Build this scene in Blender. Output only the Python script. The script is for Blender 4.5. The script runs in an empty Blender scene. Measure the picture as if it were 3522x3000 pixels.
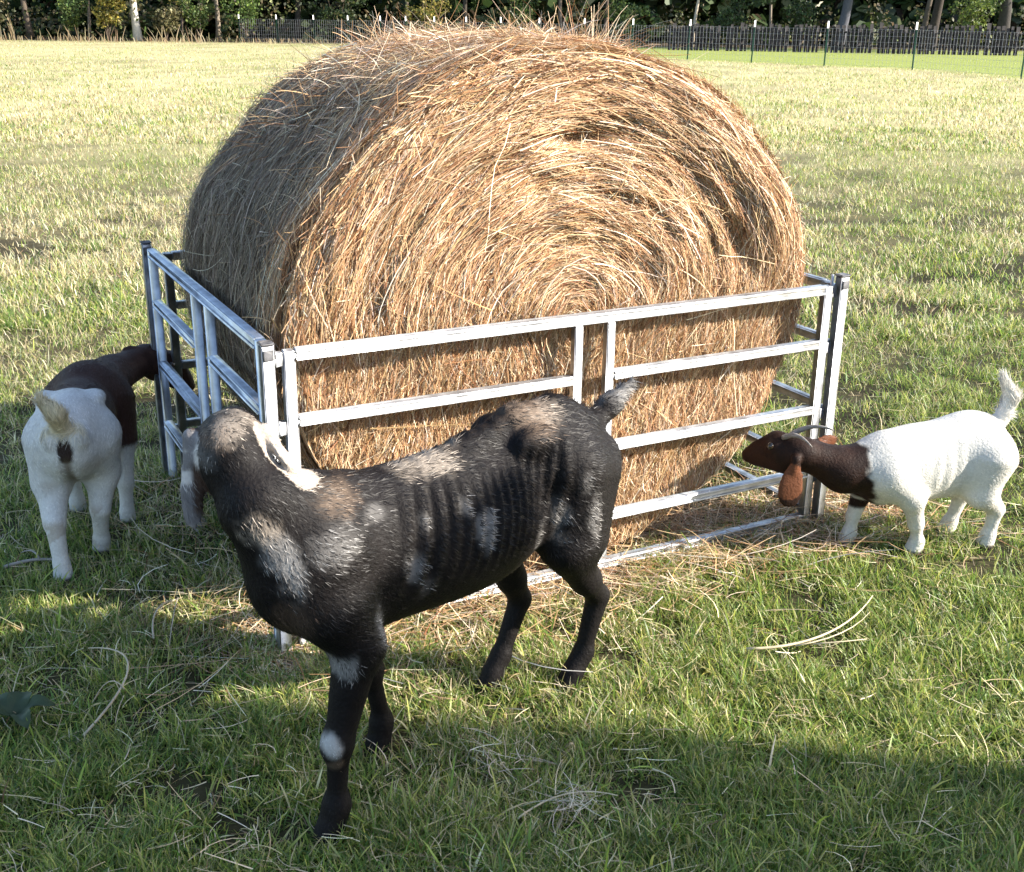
import bpy, math, random
import numpy as np
from mathutils import Vector, Matrix

rng = np.random.default_rng(7)
random.seed(7)
sc = bpy.context.scene
COL = sc.collection

# ------------------------------------------------------------------ camera, sky, sun
PITCH, ROLL, FPX = 0.3446, 0.0106, 4023.0
CAM_H = 1.6
cam_d = bpy.data.cameras.new("camera")
cam = bpy.data.objects.new("camera", cam_d)
COL.objects.link(cam)
_f = Vector((0, math.cos(PITCH), -math.sin(PITCH)))
_u = Vector((0, math.sin(PITCH), math.cos(PITCH)))
_r = Vector((1, 0, 0))
_r2 = _r * math.cos(ROLL) + _u * math.sin(ROLL)
_u2 = _u * math.cos(ROLL) - _r * math.sin(ROLL)
cam.matrix_world = Matrix(((_r2.x, _u2.x, -_f.x, 0), (_r2.y, _u2.y, -_f.y, 0), (_r2.z, _u2.z, -_f.z, CAM_H), (0, 0, 0, 1)))
cam_d.sensor_width = 36
cam_d.sensor_fit = 'HORIZONTAL'
cam_d.lens = FPX / 3522 * 36
cam_d.clip_start = 0.02
cam_d.clip_end = 600
sc.camera = cam

SUN = Vector((1.9, -0.25, 1.0)).normalized()
world = bpy.data.worlds.new("World")
sc.world = world
world.use_nodes = True
wn = world.node_tree
bg = wn.nodes["Background"]
sky = wn.nodes.new("ShaderNodeTexSky")
sky.sky_type = 'NISHITA'
sky.sun_disc = False
sky.sun_elevation = math.asin(SUN.z)
sky.sun_rotation = math.atan2(SUN.x, SUN.y)
wn.links.new(sky.outputs[0], bg.inputs[0])
bg.inputs[1].default_value = 0.15
sun_d = bpy.data.lights.new("sun", 'SUN')
sun_d.energy = 5.0
sun_d.angle = math.radians(0.5)
sun_d.color = (1.0, 0.93, 0.82)
sun = bpy.data.objects.new("sun", sun_d)
COL.objects.link(sun)
sun.rotation_euler = (-SUN).to_track_quat('-Z', 'Y').to_euler()
sun.location = (8, -2, 8)
sc.view_settings.view_transform = 'Standard'
sc.view_settings.look = 'None'
sc.view_settings.exposure = 1.45
sc.view_settings.gamma = 1.0
sc.cycles.max_bounces = 6
sc.cycles.diffuse_bounces = 3
sc.cycles.glossy_bounces = 3
sc.cycles.transmission_bounces = 3
sc.cycles.transparent_max_bounces = 4
sc.render.use_persistent_data = False

# ------------------------------------------------------------------ helpers
def link(o, parent=None):
    COL.objects.link(o)
    if parent is not None:
        o.parent = parent
    return o

def tag(o, label=None, cat=None, group=None, kind=None):
    if label: o["label"] = label
    if cat: o["category"] = cat
    if group: o["group"] = group
    if kind: o["kind"] = kind
    return o

def empty(name, loc=(0, 0, 0), rotz=0.0, parent=None):
    o = bpy.data.objects.new(name, None)
    link(o, parent)
    o.location = loc
    o.rotation_euler = (0, 0, rotz)
    o.empty_display_size = 0.1
    return o

def mesh_obj(name, verts, polys, mat, parent=None, col=None, smooth=False):
    """verts (N,3); polys: list of int arrays (M,3) or (M,4); col (N,3) linear colours"""
    me = bpy.data.meshes.new(name)
    verts = np.ascontiguousarray(verts, dtype=np.float32)
    me.vertices.add(len(verts))
    me.vertices.foreach_set("co", verts.ravel())
    if not isinstance(polys, list):
        polys = [polys]
    polys = [np.asarray(q, dtype=np.int32) for q in polys if len(q)]
    loops = np.concatenate([q.ravel() for q in polys])
    starts = []
    off = 0
    for q in polys:
        starts.append(off + np.arange(len(q), dtype=np.int32) * q.shape[1])
        off += q.size
    starts = np.concatenate(starts).astype(np.int32)
    me.loops.add(len(loops))
    me.loops.foreach_set("vertex_index", loops)
    me.polygons.add(len(starts))
    me.polygons.foreach_set("loop_start", starts)
    if smooth:
        me.polygons.foreach_set("use_smooth", np.ones(len(starts), dtype=bool))
    me.update(calc_edges=True)
    if col is not None:
        a = me.color_attributes.new("Col", 'FLOAT_COLOR', 'POINT')
        c = np.ones((len(verts), 4), dtype=np.float32)
        c[:, :3] = col
        a.data.foreach_set("color", c.ravel())
    me.materials.append(mat)
    o = bpy.data.objects.new(name, me)
    link(o, parent)
    return o

class MB:
    """collects boxes, tubes and sheets into one mesh"""
    def __init__(s):
        s.v = []; s.q = []; s.t = []; s.n = 0
    def add(s, v, q=(), t=()):
        v = np.asarray(v, float)
        if len(q): s.q.append(np.asarray(q) + s.n)
        if len(t): s.t.append(np.asarray(t) + s.n)
        s.v.append(v); s.n += len(v)
    def box(s, lo, hi, bev=0.0, M=None):
        lo = np.array(lo, float); hi = np.array(hi, float)
        if bev <= 0:
            v = np.array([[(lo, hi)[(i >> k) & 1][k] for k in range(3)] for i in range(8)])
            q = [(0, 2, 3, 1), (4, 5, 7, 6), (0, 1, 5, 4), (2, 6, 7, 3), (0, 4, 6, 2), (1, 3, 7, 5)]
            if M is not None: v = v @ M[:3, :3].T + M[:3, 3]
            s.add(v, q)
            return
        bm_v = []; idx = {}
        c = (lo + hi) / 2; h = (hi - lo) / 2
        for sx in (-1, 1):
            for sy in (-1, 1):
                for sz in (-1, 1):
                    sg = np.array([sx, sy, sz])
                    for k in range(3):
                        w = h - bev; w[k] = h[k]
                        idx[(sx, sy, sz, k)] = len(bm_v); bm_v.append(c + sg * w)
        q = []; t = []
        for k in range(3):
            a, b = [j for j in range(3) if j != k]
            for sk in (-1, 1):
                r = []
                for sa, sb in ((-1, -1), (1, -1), (1, 1), (-1, 1)):
                    key = [0, 0, 0]; key[k] = sk; key[a] = sa; key[b] = sb
                    r.append(idx[(*key, k)])
                q.append(r if (sk > 0) == (k != 1) else r[::-1])
        for k in range(3):
            a, b = [j for j in range(3) if j != k]
            for sa in (-1, 1):
                for sb in (-1, 1):
                    r = []
                    for sk, kk in ((-1, a), (1, a), (1, b), (-1, b)):
                        key = [0, 0, 0]; key[k] = sk; key[a] = sa; key[b] = sb
                        r.append(idx[(*key, kk)])
                    q.append(r)
        for sx in (-1, 1):
            for sy in (-1, 1):
                for sz in (-1, 1):
                    t.append([idx[(sx, sy, sz, k)] for k in range(3)])
        v = np.array(bm_v)
        if M is not None: v = v @ M[:3, :3].T + M[:3, 3]
        s.add(v, q, t)
    def tube(s, pts, rad, n=8, cap=True):
        pts = np.asarray(pts, float); m = len(pts)
        rad = np.broadcast_to(np.asarray(rad, float), (m,))
        tg = np.gradient(pts, axis=0); tg /= np.linalg.norm(tg, axis=1)[:, None] + 1e-12
        ref = np.array([0, 0, 1.]) if abs(tg[0][2]) < .9 else np.array([1., 0, 0])
        V = []
        for i in range(m):
            a = np.cross(tg[i], ref); a /= np.linalg.norm(a) + 1e-12
            b = np.cross(tg[i], a); ref = np.cross(a, tg[i]) if True else ref
            th = np.arange(n) * 2 * math.pi / n
            V.append(pts[i] + rad[i] * (np.cos(th)[:, None] * a + np.sin(th)[:, None] * b))
        V = np.concatenate(V)
        q = []
        for i in range(m - 1):
            for j in range(n):
                q.append((i * n + j, i * n + (j + 1) % n, (i + 1) * n + (j + 1) % n, (i + 1) * n + j))
        t = []
        if cap:
            V = np.concatenate([V, pts[:1], pts[-1:]])
            c0 = m * n; c1 = c0 + 1
            for j in range(n):
                t.append((c0, (j + 1) % n, j)); t.append((c1, (m - 1) * n + j, (m - 1) * n + (j + 1) % n))
        s.add(V, q, t)
    def build(s, name, mat, parent=None, smooth=False, col=None):
        pl = []
        if s.q: pl.append(np.concatenate(s.q))
        if s.t: pl.append(np.concatenate(s.t))
        return mesh_obj(name, np.concatenate(s.v), pl, mat, parent, col=col, smooth=smooth)

def hash3(i, j, k, seed):
    h = (i.astype(np.int64) * 374761393 + j.astype(np.int64) * 668265263 + k.astype(np.int64) * 2147483647 + seed * 974634777) & 0xFFFFFFFF
    h = ((h ^ (h >> 13)) * 1274126177) & 0xFFFFFFFF
    h = ((h ^ (h >> 16)) * 2246822519) & 0xFFFFFFFF
    return ((h ^ (h >> 15)) & 0xFFFFFF) / float(0xFFFFFF)

def noise(p, scale=1.0, seed=0):
    p = np.asarray(p, float)
    if p.shape[-1] == 2: p = np.concatenate([p, np.zeros(p.shape[:-1] + (1,))], -1)
    p = p * scale + 1000.0
    i = np.floor(p).astype(np.int64); f = p - i; f = f * f * (3 - 2 * f)
    r = 0
    for dx in (0, 1):
        for dy in (0, 1):
            for dz in (0, 1):
                w = (f[..., 0] if dx else 1 - f[..., 0]) * (f[..., 1] if dy else 1 - f[..., 1]) * (f[..., 2] if dz else 1 - f[..., 2])
                r = r + w * hash3(i[..., 0] + dx, i[..., 1] + dy, i[..., 2] + dz, seed)
    return r

def fbm(p, scale=1.0, seed=0, oct=3):
    r = 0; a = 1; s = 0
    for o in range(oct):
        r = r + a * noise(p, scale * 2 ** o, seed + o); s += a; a *= .5
    return r / s

def smooth01(x, a, b):
    t = np.clip((x - a) / (b - a), 0, 1)
    return t * t * (3 - 2 * t)

def norm(v):
    return v / (np.linalg.norm(v, axis=-1, keepdims=True) + 1e-12)

def ribbons(paths, widths, sides, cols):
    """paths (N,S,3), widths (N,S), sides (N,S,3) or (N,3), cols (N,3) or (N,S,3) -> verts, quads, vertex colours"""
    N, S, _ = paths.shape
    if sides.ndim == 2: sides = sides[:, None, :]
    off = sides * widths[..., None] * .5
    V = np.stack([paths - off, paths + off], 2).reshape(N * S * 2, 3)
    base = (np.arange(N) * S * 2)[:, None] + (np.arange(S - 1) * 2)[None]
    q = np.stack([base, base + 1, base + 3, base + 2], -1).reshape(-1, 4)
    if cols.ndim == 2: cols = np.repeat(cols[:, None, :], S, 1)
    c = np.repeat(cols.reshape(N * S, 3), 2, 0)
    return V, q, c

def palette(n, cols, weights):
    cols = np.array(cols, float); w = np.array(weights, float); w /= w.sum()
    k = rng.choice(len(cols), n, p=w)
    c = cols[k] * rng.uniform(.6, 1.4, (n, 1))
    return c * rng.uniform(.93, 1.07, (n, 3))

# ------------------------------------------------------------------ materials
def new_mat(name):
    m = bpy.data.materials.new(name); m.use_nodes = True
    return m, m.node_tree, m.node_tree.nodes["Principled BSDF"]

def attr_mat(name, rough=.8, spec=.3, trans=0.0, bump=0.0, bscale=80.0, mottled=0.0):
    m, nt, p = new_mat(name)
    a = nt.nodes.new("ShaderNodeAttribute"); a.attribute_name = "Col"
    src = a.outputs["Color"]
    tc = nt.nodes.new("ShaderNodeTexCoord")
    if mottled > 0:
        nz = nt.nodes.new("ShaderNodeTexNoise"); nz.inputs["Scale"].default_value = bscale
        nz.inputs["Detail"].default_value = 3
        nt.links.new(tc.outputs["Object"], nz.inputs["Vector"])
        mr = nt.nodes.new("ShaderNodeMapRange")
        mr.inputs["To Min"].default_value = 1 - mottled; mr.inputs["To Max"].default_value = 1 + mottled
        nt.links.new(nz.outputs["Fac"], mr.inputs["Value"])
        mx = nt.nodes.new("ShaderNodeVectorMath"); mx.operation = 'SCALE'
        nt.links.new(src, mx.inputs[0]); nt.links.new(mr.outputs[0], mx.inputs["Scale"])
        src = mx.outputs[0]
    nt.links.new(src, p.inputs["Base Color"])
    p.inputs["Roughness"].default_value = rough
    p.inputs["Specular IOR Level"].default_value = spec
    if bump > 0:
        nb = nt.nodes.new("ShaderNodeTexNoise"); nb.inputs["Scale"].default_value = bscale
        nt.links.new(tc.outputs["Object"], nb.inputs["Vector"])
        bp = nt.nodes.new("ShaderNodeBump"); bp.inputs["Strength"].default_value = bump; bp.inputs["Distance"].default_value = .01
        nt.links.new(nb.outputs["Fac"], bp.inputs["Height"]); nt.links.new(bp.outputs[0], p.inputs["Normal"])
    if trans > 0:
        tr = nt.nodes.new("ShaderNodeBsdfTranslucent"); nt.links.new(src, tr.inputs["Color"])
        mix = nt.nodes.new("ShaderNodeMixShader"); mix.inputs[0].default_value = trans
        out = nt.nodes["Material Output"]
        nt.links.new(p.outputs[0], mix.inputs[1]); nt.links.new(tr.outputs[0], mix.inputs[2])
        nt.links.new(mix.outputs[0], out.inputs["Surface"])
    return m

def plain_mat(name, col, rough=.6, metal=0.0, spec=.4, var=.25, scale=12.0, bump=.0, stretch=(1, 1, 1), col2=None):
    m, nt, p = new_mat(name)
    tc = nt.nodes.new("ShaderNodeTexCoord")
    mp = nt.nodes.new("ShaderNodeMapping"); mp.inputs["Scale"].default_value = stretch
    nt.links.new(tc.outputs["Object"], mp.inputs[0])
    nz = nt.nodes.new("ShaderNodeTexNoise"); nz.inputs["Scale"].default_value = scale; nz.inputs["Detail"].default_value = 5
    nt.links.new(mp.outputs[0], nz.inputs["Vector"])
    cr = nt.nodes.new("ShaderNodeValToRGB")
    c2 = col2 if col2 else tuple(x * (1 + var) for x in col)
    cr.color_ramp.elements[0].color = (*[x * (1 - var) for x in col], 1); cr.color_ramp.elements[0].position = .3
    cr.color_ramp.elements[1].color = (*c2, 1); cr.color_ramp.elements[1].position = .7
    nt.links.new(nz.outputs["Fac"], cr.inputs[0]); nt.links.new(cr.outputs[0], p.inputs["Base Color"])
    mr = nt.nodes.new("ShaderNodeMapRange")
    mr.inputs["To Min"].default_value = rough * .8; mr.inputs["To Max"].default_value = min(1, rough * 1.25)
    nt.links.new(nz.outputs["Fac"], mr.inputs["Value"]); nt.links.new(mr.outputs[0], p.inputs["Roughness"])
    p.inputs["Metallic"].default_value = metal
    p.inputs["Specular IOR Level"].default_value = spec
    if bump > 0:
        bp = nt.nodes.new("ShaderNodeBump"); bp.inputs["Strength"].default_value = bump; bp.inputs["Distance"].default_value = .01
        nt.links.new(nz.outputs["Fac"], bp.inputs["Height"]); nt.links.new(bp.outputs[0], p.inputs["Normal"])
    return m

M_GRASS = attr_mat("grass_blades", .45, .5, .48)
M_HAY = attr_mat("hay_stalks", .62, .3, .12)
M_HAYCORE = attr_mat("hay_packed", .95, .1, 0, .6, 60, .35)
M_GROUND = attr_mat("pasture_soil", .95, .1, 0, .5, 35, .35)
M_COAT = attr_mat("goat_skin", .65, .15, 0, .25, 140, .2)
M_FUR = attr_mat("goat_hair", .5, .28, .0)
M_LEAF = attr_mat("tree_leaves", .55, .35, .3)
M_BARK = attr_mat("tree_bark", .9, .15, 0, .7, 9, .35)
M_STEEL = plain_mat("galvanised_steel", (.44, .455, .48), .38, .85, .5, .3, 22, .12, (1, 1, 1))
M_STEELDULL = plain_mat("galvanised_inner", (.5, .5, .52), .45, .7, .5, .2, 30, .08)
M_CAP = plain_mat("dark_plastic_cap", (.06, .06, .065), .5, 0, .4, .5, 60, .15)
M_HORN = plain_mat("goat_horn", (.22, .20, .18), .5, 0, .4, .4, 60, .3, (1, 1, 5))
M_EYE = plain_mat("goat_eye", (.03, .02, .012), .12, 0, .6, .3, 40)
M_POST = plain_mat("green_painted_steel", (.004, .022, .015), .8, .0, .05, .3, 14, .1)
M_POSTTIP = plain_mat("white_painted_tip", (.8, .8, .8), .5, 0, .4, .06, 9)
M_WIRE = plain_mat("fence_wire", (.26, .27, .29), .55, .1, .3, .15, 20)
M_PLANK = plain_mat("weathered_plank", (.03, .027, .028), .9, 0, .2, .5, 5, .4, (1, 1, .15))
M_BARNWALL = plain_mat("barn_boards", (.16, .09, .06), .85, 0, .2, .4, 5, .4, (1, 3, .2))
M_BARNROOF = plain_mat("barn_roof_metal", (.35, .36, .37), .45, .5, .5, .2, 3, .1, (.3, 3, 1))

# ------------------------------------------------------------------ ground
FEED_C = np.array([-.5717, 2.7748])
FEED_YAW = .4843
FA = np.array([math.cos(FEED_YAW), math.sin(FEED_YAW)]); FB = np.array([-math.sin(FEED_YAW), math.cos(FEED_YAW)])

def ground_z(xy):
    xy = np.asarray(xy, float)
    z = .03 * (fbm(xy, .55, 3, 3) - .5) * smooth01(xy[..., 1], 3.5, 9) * 2
    d2 = (xy[..., 0] + .60) ** 2 + (xy[..., 1] - 2.72) ** 2
    return z - .12 * np.exp(-d2 / .028)

FENCE_PX = [(860, 72), (985, 70.5), (1105, 69), (1215, 67.5), (1322, 66), (1405, 64.5), (1497, 63), (1600, 61), (1712, 59), (1837, 57), (1980, 55), (2138, 52.3), (2321, 49.5), (2531, 47.2), (2770, 45), (3060, 42), (3420, 36.5)]
FENCE_XY = np.array([((p - 1761) / FPX * d, d) for p, d in FENCE_PX])

def lawn_mask(xy):
    """mown lawn beyond the wire fence on the right"""
    x = xy[..., 0]; y = xy[..., 1]
    fx = FENCE_XY[::-1, 1]; fy = FENCE_XY[::-1, 0]
    xf = np.interp(y, fx, fy, left=fy[0] + 6, right=fy[-1])
    n = fbm(xy, .35, 51, 2) - .5
    return smooth01(x - xf + n * 1.5, .0, 1.0) * smooth01(y, 30, 36) * smooth01(x, -1, 3)

def field_dry(xy):
    """0 fresh green, 1 dry straw coloured"""
    x = xy[..., 0]; y = xy[..., 1]
    d = .14 + .54 * smooth01(y, 3.0, 9.5) - .25 * smooth01(x / (y + 1e-3), .12, .42) * (1 - smooth01(y, 12, 22))
    d = d + .75 * (fbm(xy, 1.3, 11, 3) - .5) + .25 * (fbm(xy, .25, 14, 2) - .5)
    d = d * (1 - lawn_mask(xy)) + .12 * lawn_mask(xy)
    return np.clip(d, 0.02, .95)

gy = np.concatenate([np.linspace(-60, -6, 10), np.linspace(-5, 0.5, 12), np.linspace(.7, 9, 140), np.geomspace(9.2, 420, 110)])
gx = np.concatenate([-np.geomspace(300, 4.6, 50), np.linspace(-4.5, 4.5, 150), np.geomspace(4.6, 300, 50)])
GX, GY = np.meshgrid(gx, gy)
gp = np.stack([GX, GY], -1)
gz = ground_z(gp)
gv = np.concatenate([gp, gz[..., None]], -1).reshape(-1, 3)
nyy, nxx = GX.shape
ii = (np.arange(nyy - 1)[:, None] * nxx + np.arange(nxx - 1)[None]).ravel()
gq = np.stack([ii, ii + 1, ii + nxx + 1, ii + nxx], -1)
dry = field_dry(gp).reshape(-1, 1)
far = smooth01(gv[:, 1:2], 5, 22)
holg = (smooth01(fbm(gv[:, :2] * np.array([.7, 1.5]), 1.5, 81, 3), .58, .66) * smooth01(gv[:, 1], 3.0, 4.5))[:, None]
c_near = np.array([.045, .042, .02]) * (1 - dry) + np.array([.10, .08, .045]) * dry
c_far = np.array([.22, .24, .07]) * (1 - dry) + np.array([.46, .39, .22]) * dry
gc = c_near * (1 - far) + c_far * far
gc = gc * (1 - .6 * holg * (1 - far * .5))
lm = lawn_mask(gp).reshape(-1, 1)
gc = gc * (1 - lm) + np.array([.24, .27, .07]) * lm
wd = smooth01(gv[:, 1:2] + 2 * fbm(gv[:, :2], .3, 5, 2)[:, None], 70, 74)
gc = gc * (1 - wd) + np.array([.07, .05, .03]) * wd
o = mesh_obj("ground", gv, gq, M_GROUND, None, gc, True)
tag(o, "open pasture ground under the short grass running back to the tree line", "ground", kind="structure")

# ------------------------------------------------------------------ barn (right of the frame; it throws the shade over the foreground)
def barn():
    root = empty("barn", (6.0, 1.535, 0), math.atan2(SUN.y, SUN.x))
    tag(root, "brown board barn with a grey metal roof right of the camera", "barn")
    H_E = 3.87; W = 6.0; L = 10.0; RISE = 1.0
    mb = MB()
    n = 50
    for i in range(n):
        y1 = -i * L / n; y0 = y1 - L / n + .012
        mb.box((0, y0, -.1), (.05, y1, H_E - .18), .004)
        mb.box((W - .05, y0, -.1), (W, y1, H_E - .18), .004)
    for i in range(30):
        x0 = .052 + i * (W - .104) / 30; x1 = x0 + (W - .104) / 30 - .012
        top = H_E - .2 + RISE * (1 - abs((x0 + x1) / 2 - W / 2) / (W / 2)) - .12
        mb.box((x0, -.05, -.1), (x1, 0, top), .004)
        mb.box((x0, -L, -.1), (x1, -L + .05, top), .004)
    mb.build("wall", M_BARNWALL, root)
    rf = MB()
    for sgn in (-1, 1):
        x_e = W / 2 + sgn * (W / 2 + .02); e = np.array([x_e, 0, H_E - .04]); r = np.array([W / 2, 0, H_E + RISE - .04])
        k = 80
        ys = np.linspace(.06, -L - .2, k)
        zc = .012 * np.sin(np.arange(k) * math.pi / 2)
        top = [np.stack([np.full(k, p[0]), ys, np.full(k, p[2]) + zc], -1) for p in (e, r)]
        V = np.concatenate(top + [t - np.array([0, 0, .03]) for t in top])
        a = np.arange(k - 1)
        q = np.concatenate([np.stack([a, a + 1, a + k + 1, a + k], -1), np.stack([a + 2 * k, a + 3 * k, a + 3 * k + 1, a + 2 * k + 1], -1),
                            np.stack([a, a + 2 * k, a + 2 * k + 1, a + 1], -1)])
        rf.add(V, q)
    rf.build("roof", M_BARNROOF, root)
    d = MB()
    for i in range(8):
        d.box((-.045, -3.2 - i * .25, 0), (-.005, -2.96 - i * .25, 2.4), .004)
    d.box((-.075, -5.0, .5), (-.047, -2.95, .62), .004); d.box((-.075, -5.0, 1.8), (-.047, -2.95, 1.92), .004)
    dr = d.build("door", M_PLANK, root)
    h = MB(); h.tube([(-.08, -4.7, 1.1), (-.13, -4.7, 1.13), (-.13, -4.7, 1.27), (-.08, -4.7, 1.3)], .012)
    h.build("handle", M_STEELDULL, dr)
barn()

# ------------------------------------------------------------------ hay feeder
FW, FD = 1.767, 1.35
feeder = empty("hay_feeder", (FEED_C[0], FEED_C[1], 0), FEED_YAW)
tag(feeder, "square galvanised steel hay feeder of four gate panels around the round bale", "hay feeder")
RZ = [.824, .649, .4305, .2103, .052]

def rail_mb(x0, x1, z, sect=.027, dep=.026):
    mb = MB()
    mb.box((x0, -dep / 2, z - sect), (x1, dep / 2, z), .003)
    mb.box((x0, -dep / 2 - .006, z - sect * .97), (x1, -dep / 2 + .001, z - sect * .70), .0015)
    mb.box((x0, -dep / 2 - .004, z - sect * .30), (x1, -dep / 2 + .001, z - .0015), .0012)
    return mb

def panel(W, mat4, dv0, dv1, drop=0.0, lift=0.0, RZ=RZ):
    """gate panel along local x; the frame mesh carries uprights and the top rail, the cross rails are its sub-parts"""
    fr = MB()
    fr.box((.004, -.014, -.0 - drop), (.034, .014, RZ[0] + lift - .003), .003)
    fr.box((W - .034, -.014, -.0), (W - .004, .014, RZ[0] + lift - .003), .003)
    t = rail_mb(.0345, W - .0345, RZ[0] + lift, .030)
    fr.v += t.v
    fr.q += [x + fr.n for x in t.q]; fr.t += [x + fr.n for x in t.t]; fr.n += t.n
    # hinge lugs
    for z in (.80, .62, .40, .18):
        fr.box((-.016, -.010, z - .018), (.0035, .010, z + .018), .002); fr.box((W - .0035, -.010, z - .018), (W + .016, .010, z + .018), .002)
    o = fr.build("gate_panel", M_STEEL, feeder)
    for z in RZ[1:]:
        a, b = (.0345, dv0 - .0005), (dv1 + .0005, W - .0345)
        if z < .1:
            mb = rail_mb(.0345, W - .0345, z + lift)
            mb.build("rail", M_STEEL, o)
        else:
            for (x0, x1) in (a, b):
                rail_mb(x0, x1, z + lift).build("rail", M_STEEL, o)
    for x0, x1 in ((dv0, dv0 + .027), (dv1 - .027, dv1)):
        mb = MB(); mb.box((x0, -.0135, RZ[-1] + lift + .0005), (x1, .0135, RZ[0] + lift - .0305), .003)
        mb.build("divider", M_STEEL, o)
    o.matrix_local = mat4
    return o

def place(x, y, rz):
    return Matrix.Translation((x, y, 0)) @ Matrix.Rotation(rz, 4, 'Z')
panel(FW, place(0, 0, 0), .835, .968)
panel(FD, place(-.035, FD + .02, -math.pi / 2), FD * .46, FD * .60, 0, .022, RZ[:4])
panel(FW, place(FW, FD + .03, math.pi), .83, .96)
panel(FD, place(FW + .03, .03, math.pi / 2), FD * .42, FD * .56)
# the bottom rail continues between the dividers; corner posts and caps
for i, (x, y, zb, zt) in enumerate(((-.038, -.010, -.15, .842), (-.045, FD + .045, -.03, .855), (FW + .035, -.008, -.03, .846), (FW + .045, FD + .055, -.03, .855))):
    mb = MB(); mb.box((x - .016, y - .016, zb), (x + .016, y + .016, zt), .003)
    p = mb.build("corner_post", M_STEEL, feeder)
    mb = MB(); mb.box((x - .018, y - .018, zt + .0005), (x + .018, y + .018, zt + .008), .003); mb.box((x + .0165, y - .012, zt - .036), (x + .020, y + .012, zt - .012), .001)
    mb.box((x - .012, y - .0205, zt - .036), (x + .012, y - .0165, zt - .010), .001)
    mb.build("post_cap", M_CAP, p)
mb = MB(); mb.tube([(-.0165, .012, .01), (-.0165, .012, .84)], .005, 8); mb.build("hinge_pin", M_STEELDULL, feeder)
mb = MB(); mb.tube([(FW + .012, .012, .01), (FW + .012, .012, .85)], .005, 8); mb.build("hinge_pin", M_STEELDULL, feeder)
Mb = np.eye(4); dirv = np.array([.25, .0, .20]); dirv /= np.linalg.norm(dirv)
Mb[:3, 0] = dirv; Mb[:3, 1] = (0, 1, 0); Mb[:3, 2] = np.cross(dirv, (0, 1, 0)); Mb[:3, 3] = (-.02, .012, -.098)
mb = MB(); mb.box((0, -.014, -.02), (.20, .014, .004), .002, Mb); mb.build("corner_brace", M_STEEL, feeder)

# ------------------------------------------------------------------ round hay bale
bale = empty("hay_bale", (FEED_C[0] + FA[0] * .86 + FB[0] * .68, FEED_C[1] + FA[1] * .86 + FB[1] * .68, 0), FEED_YAW)
tag(bale, "large round golden hay bale standing inside the galvanised feeder", "hay bale")
RX, RZB, CZ = .83, .755, .765
V0, V1 = -.60, .45          # bale ends along its axis (local y)
RIM = .045

def bale_R(th):
    """outline radius in direction th (x = cos, z = sin), lumpy and flattened below"""
    c, s = np.cos(th), np.sin(th)
    r = 1.0 / np.sqrt((c / RX) ** 2 + (s / RZB) ** 2)
    r = r * (1 + .05 * np.exp(-((s - .2) / .5) ** 2) * np.clip(c, 0, 1) - .02 * np.clip(-s, 0, 1))
    r = r * (1 + .03 * (noise(np.stack([c * 2, s * 2], -1), 1.6, 21) - .5))
    zmin = -CZ + .0
    lim = np.where(s < -.05, zmin / np.minimum(s, -.05), 9)
    return np.minimum(r, lim)

def face_relief(x, z):
    """how far the front face is pushed out (towards -y), metres"""
    r = np.sqrt((x / RX) ** 2 + ((z - CZ) / RZB) ** 2); th = np.arctan2((z - CZ) / RZB, x / RX)
    w = th * 2.2
    n = noise(np.stack([r * 9, w, w * 0], -1), 1.0, 31) - .5
    n2 = noise(np.stack([r * 22, w * 2.5, w * 0], -1), 1.0, 32) - .5
    up = smooth01(z, .62, .95)
    out = (.032 * n + .026 * n2) * up
    out += .05 * (fbm(np.stack([x, z], -1), 5, 33, 2) - .5) * (1 - up)
    # overhanging outer layer on the upper right: a deep crease runs below it
    cr = np.exp(-((r - (.80 - .10 * np.sin(th))) / .035) ** 2) * smooth01(th, .10, .35) * (1 - smooth01(th, 1.5, 2.0))
    brk = .25 + 1.3 * np.clip(noise(np.stack([th * 3.2, r * 6, th * 0], -1), 1.0, 35) - .25, 0, 1)
    out -= .055 * cr * brk
    for (r0, t0, t1, dd, sd) in ((.66, .2, 1.35, .025, 36), (.93, .15, 1.1, .03, 37), (.52, .5, 1.6, .02, 38), (.74, 1.7, 2.7, .02, 39)):
        out -= dd * np.exp(-((r - r0 - .05 * (noise(np.stack([th * 2, th * 0, th * 0], -1), 1.0, sd) - .5)) / .02) ** 2) * smooth01(th, t0, t0 + .25) * (1 - smooth01(th, t1 - .3, t1)) * noise(np.stack([th * 5, r * 3, th * 0], -1), 1.0, sd + 5)
    out += .022 * smooth01(r, .80, .88) * smooth01(th, .1, .4) * (1 - smooth01(th, 1.0, 1.5))
    return out

def face_y(x, z):
    th = np.arctan2(z - CZ, x); R = bale_R(th)
    r = np.sqrt(x * x + (z - CZ) ** 2) / R
    t = np.clip((r - (1 - RIM / .8)) / (RIM / .8), 0, 1)
    y = V0 + RIM * (1 - np.sqrt(np.clip(1 - t * t, 0, 1)))
    bul = smooth01(z, .0, .8)
    return y - face_relief(x, z) * (1 - t) - .02 * bul * (1 - r)

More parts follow.
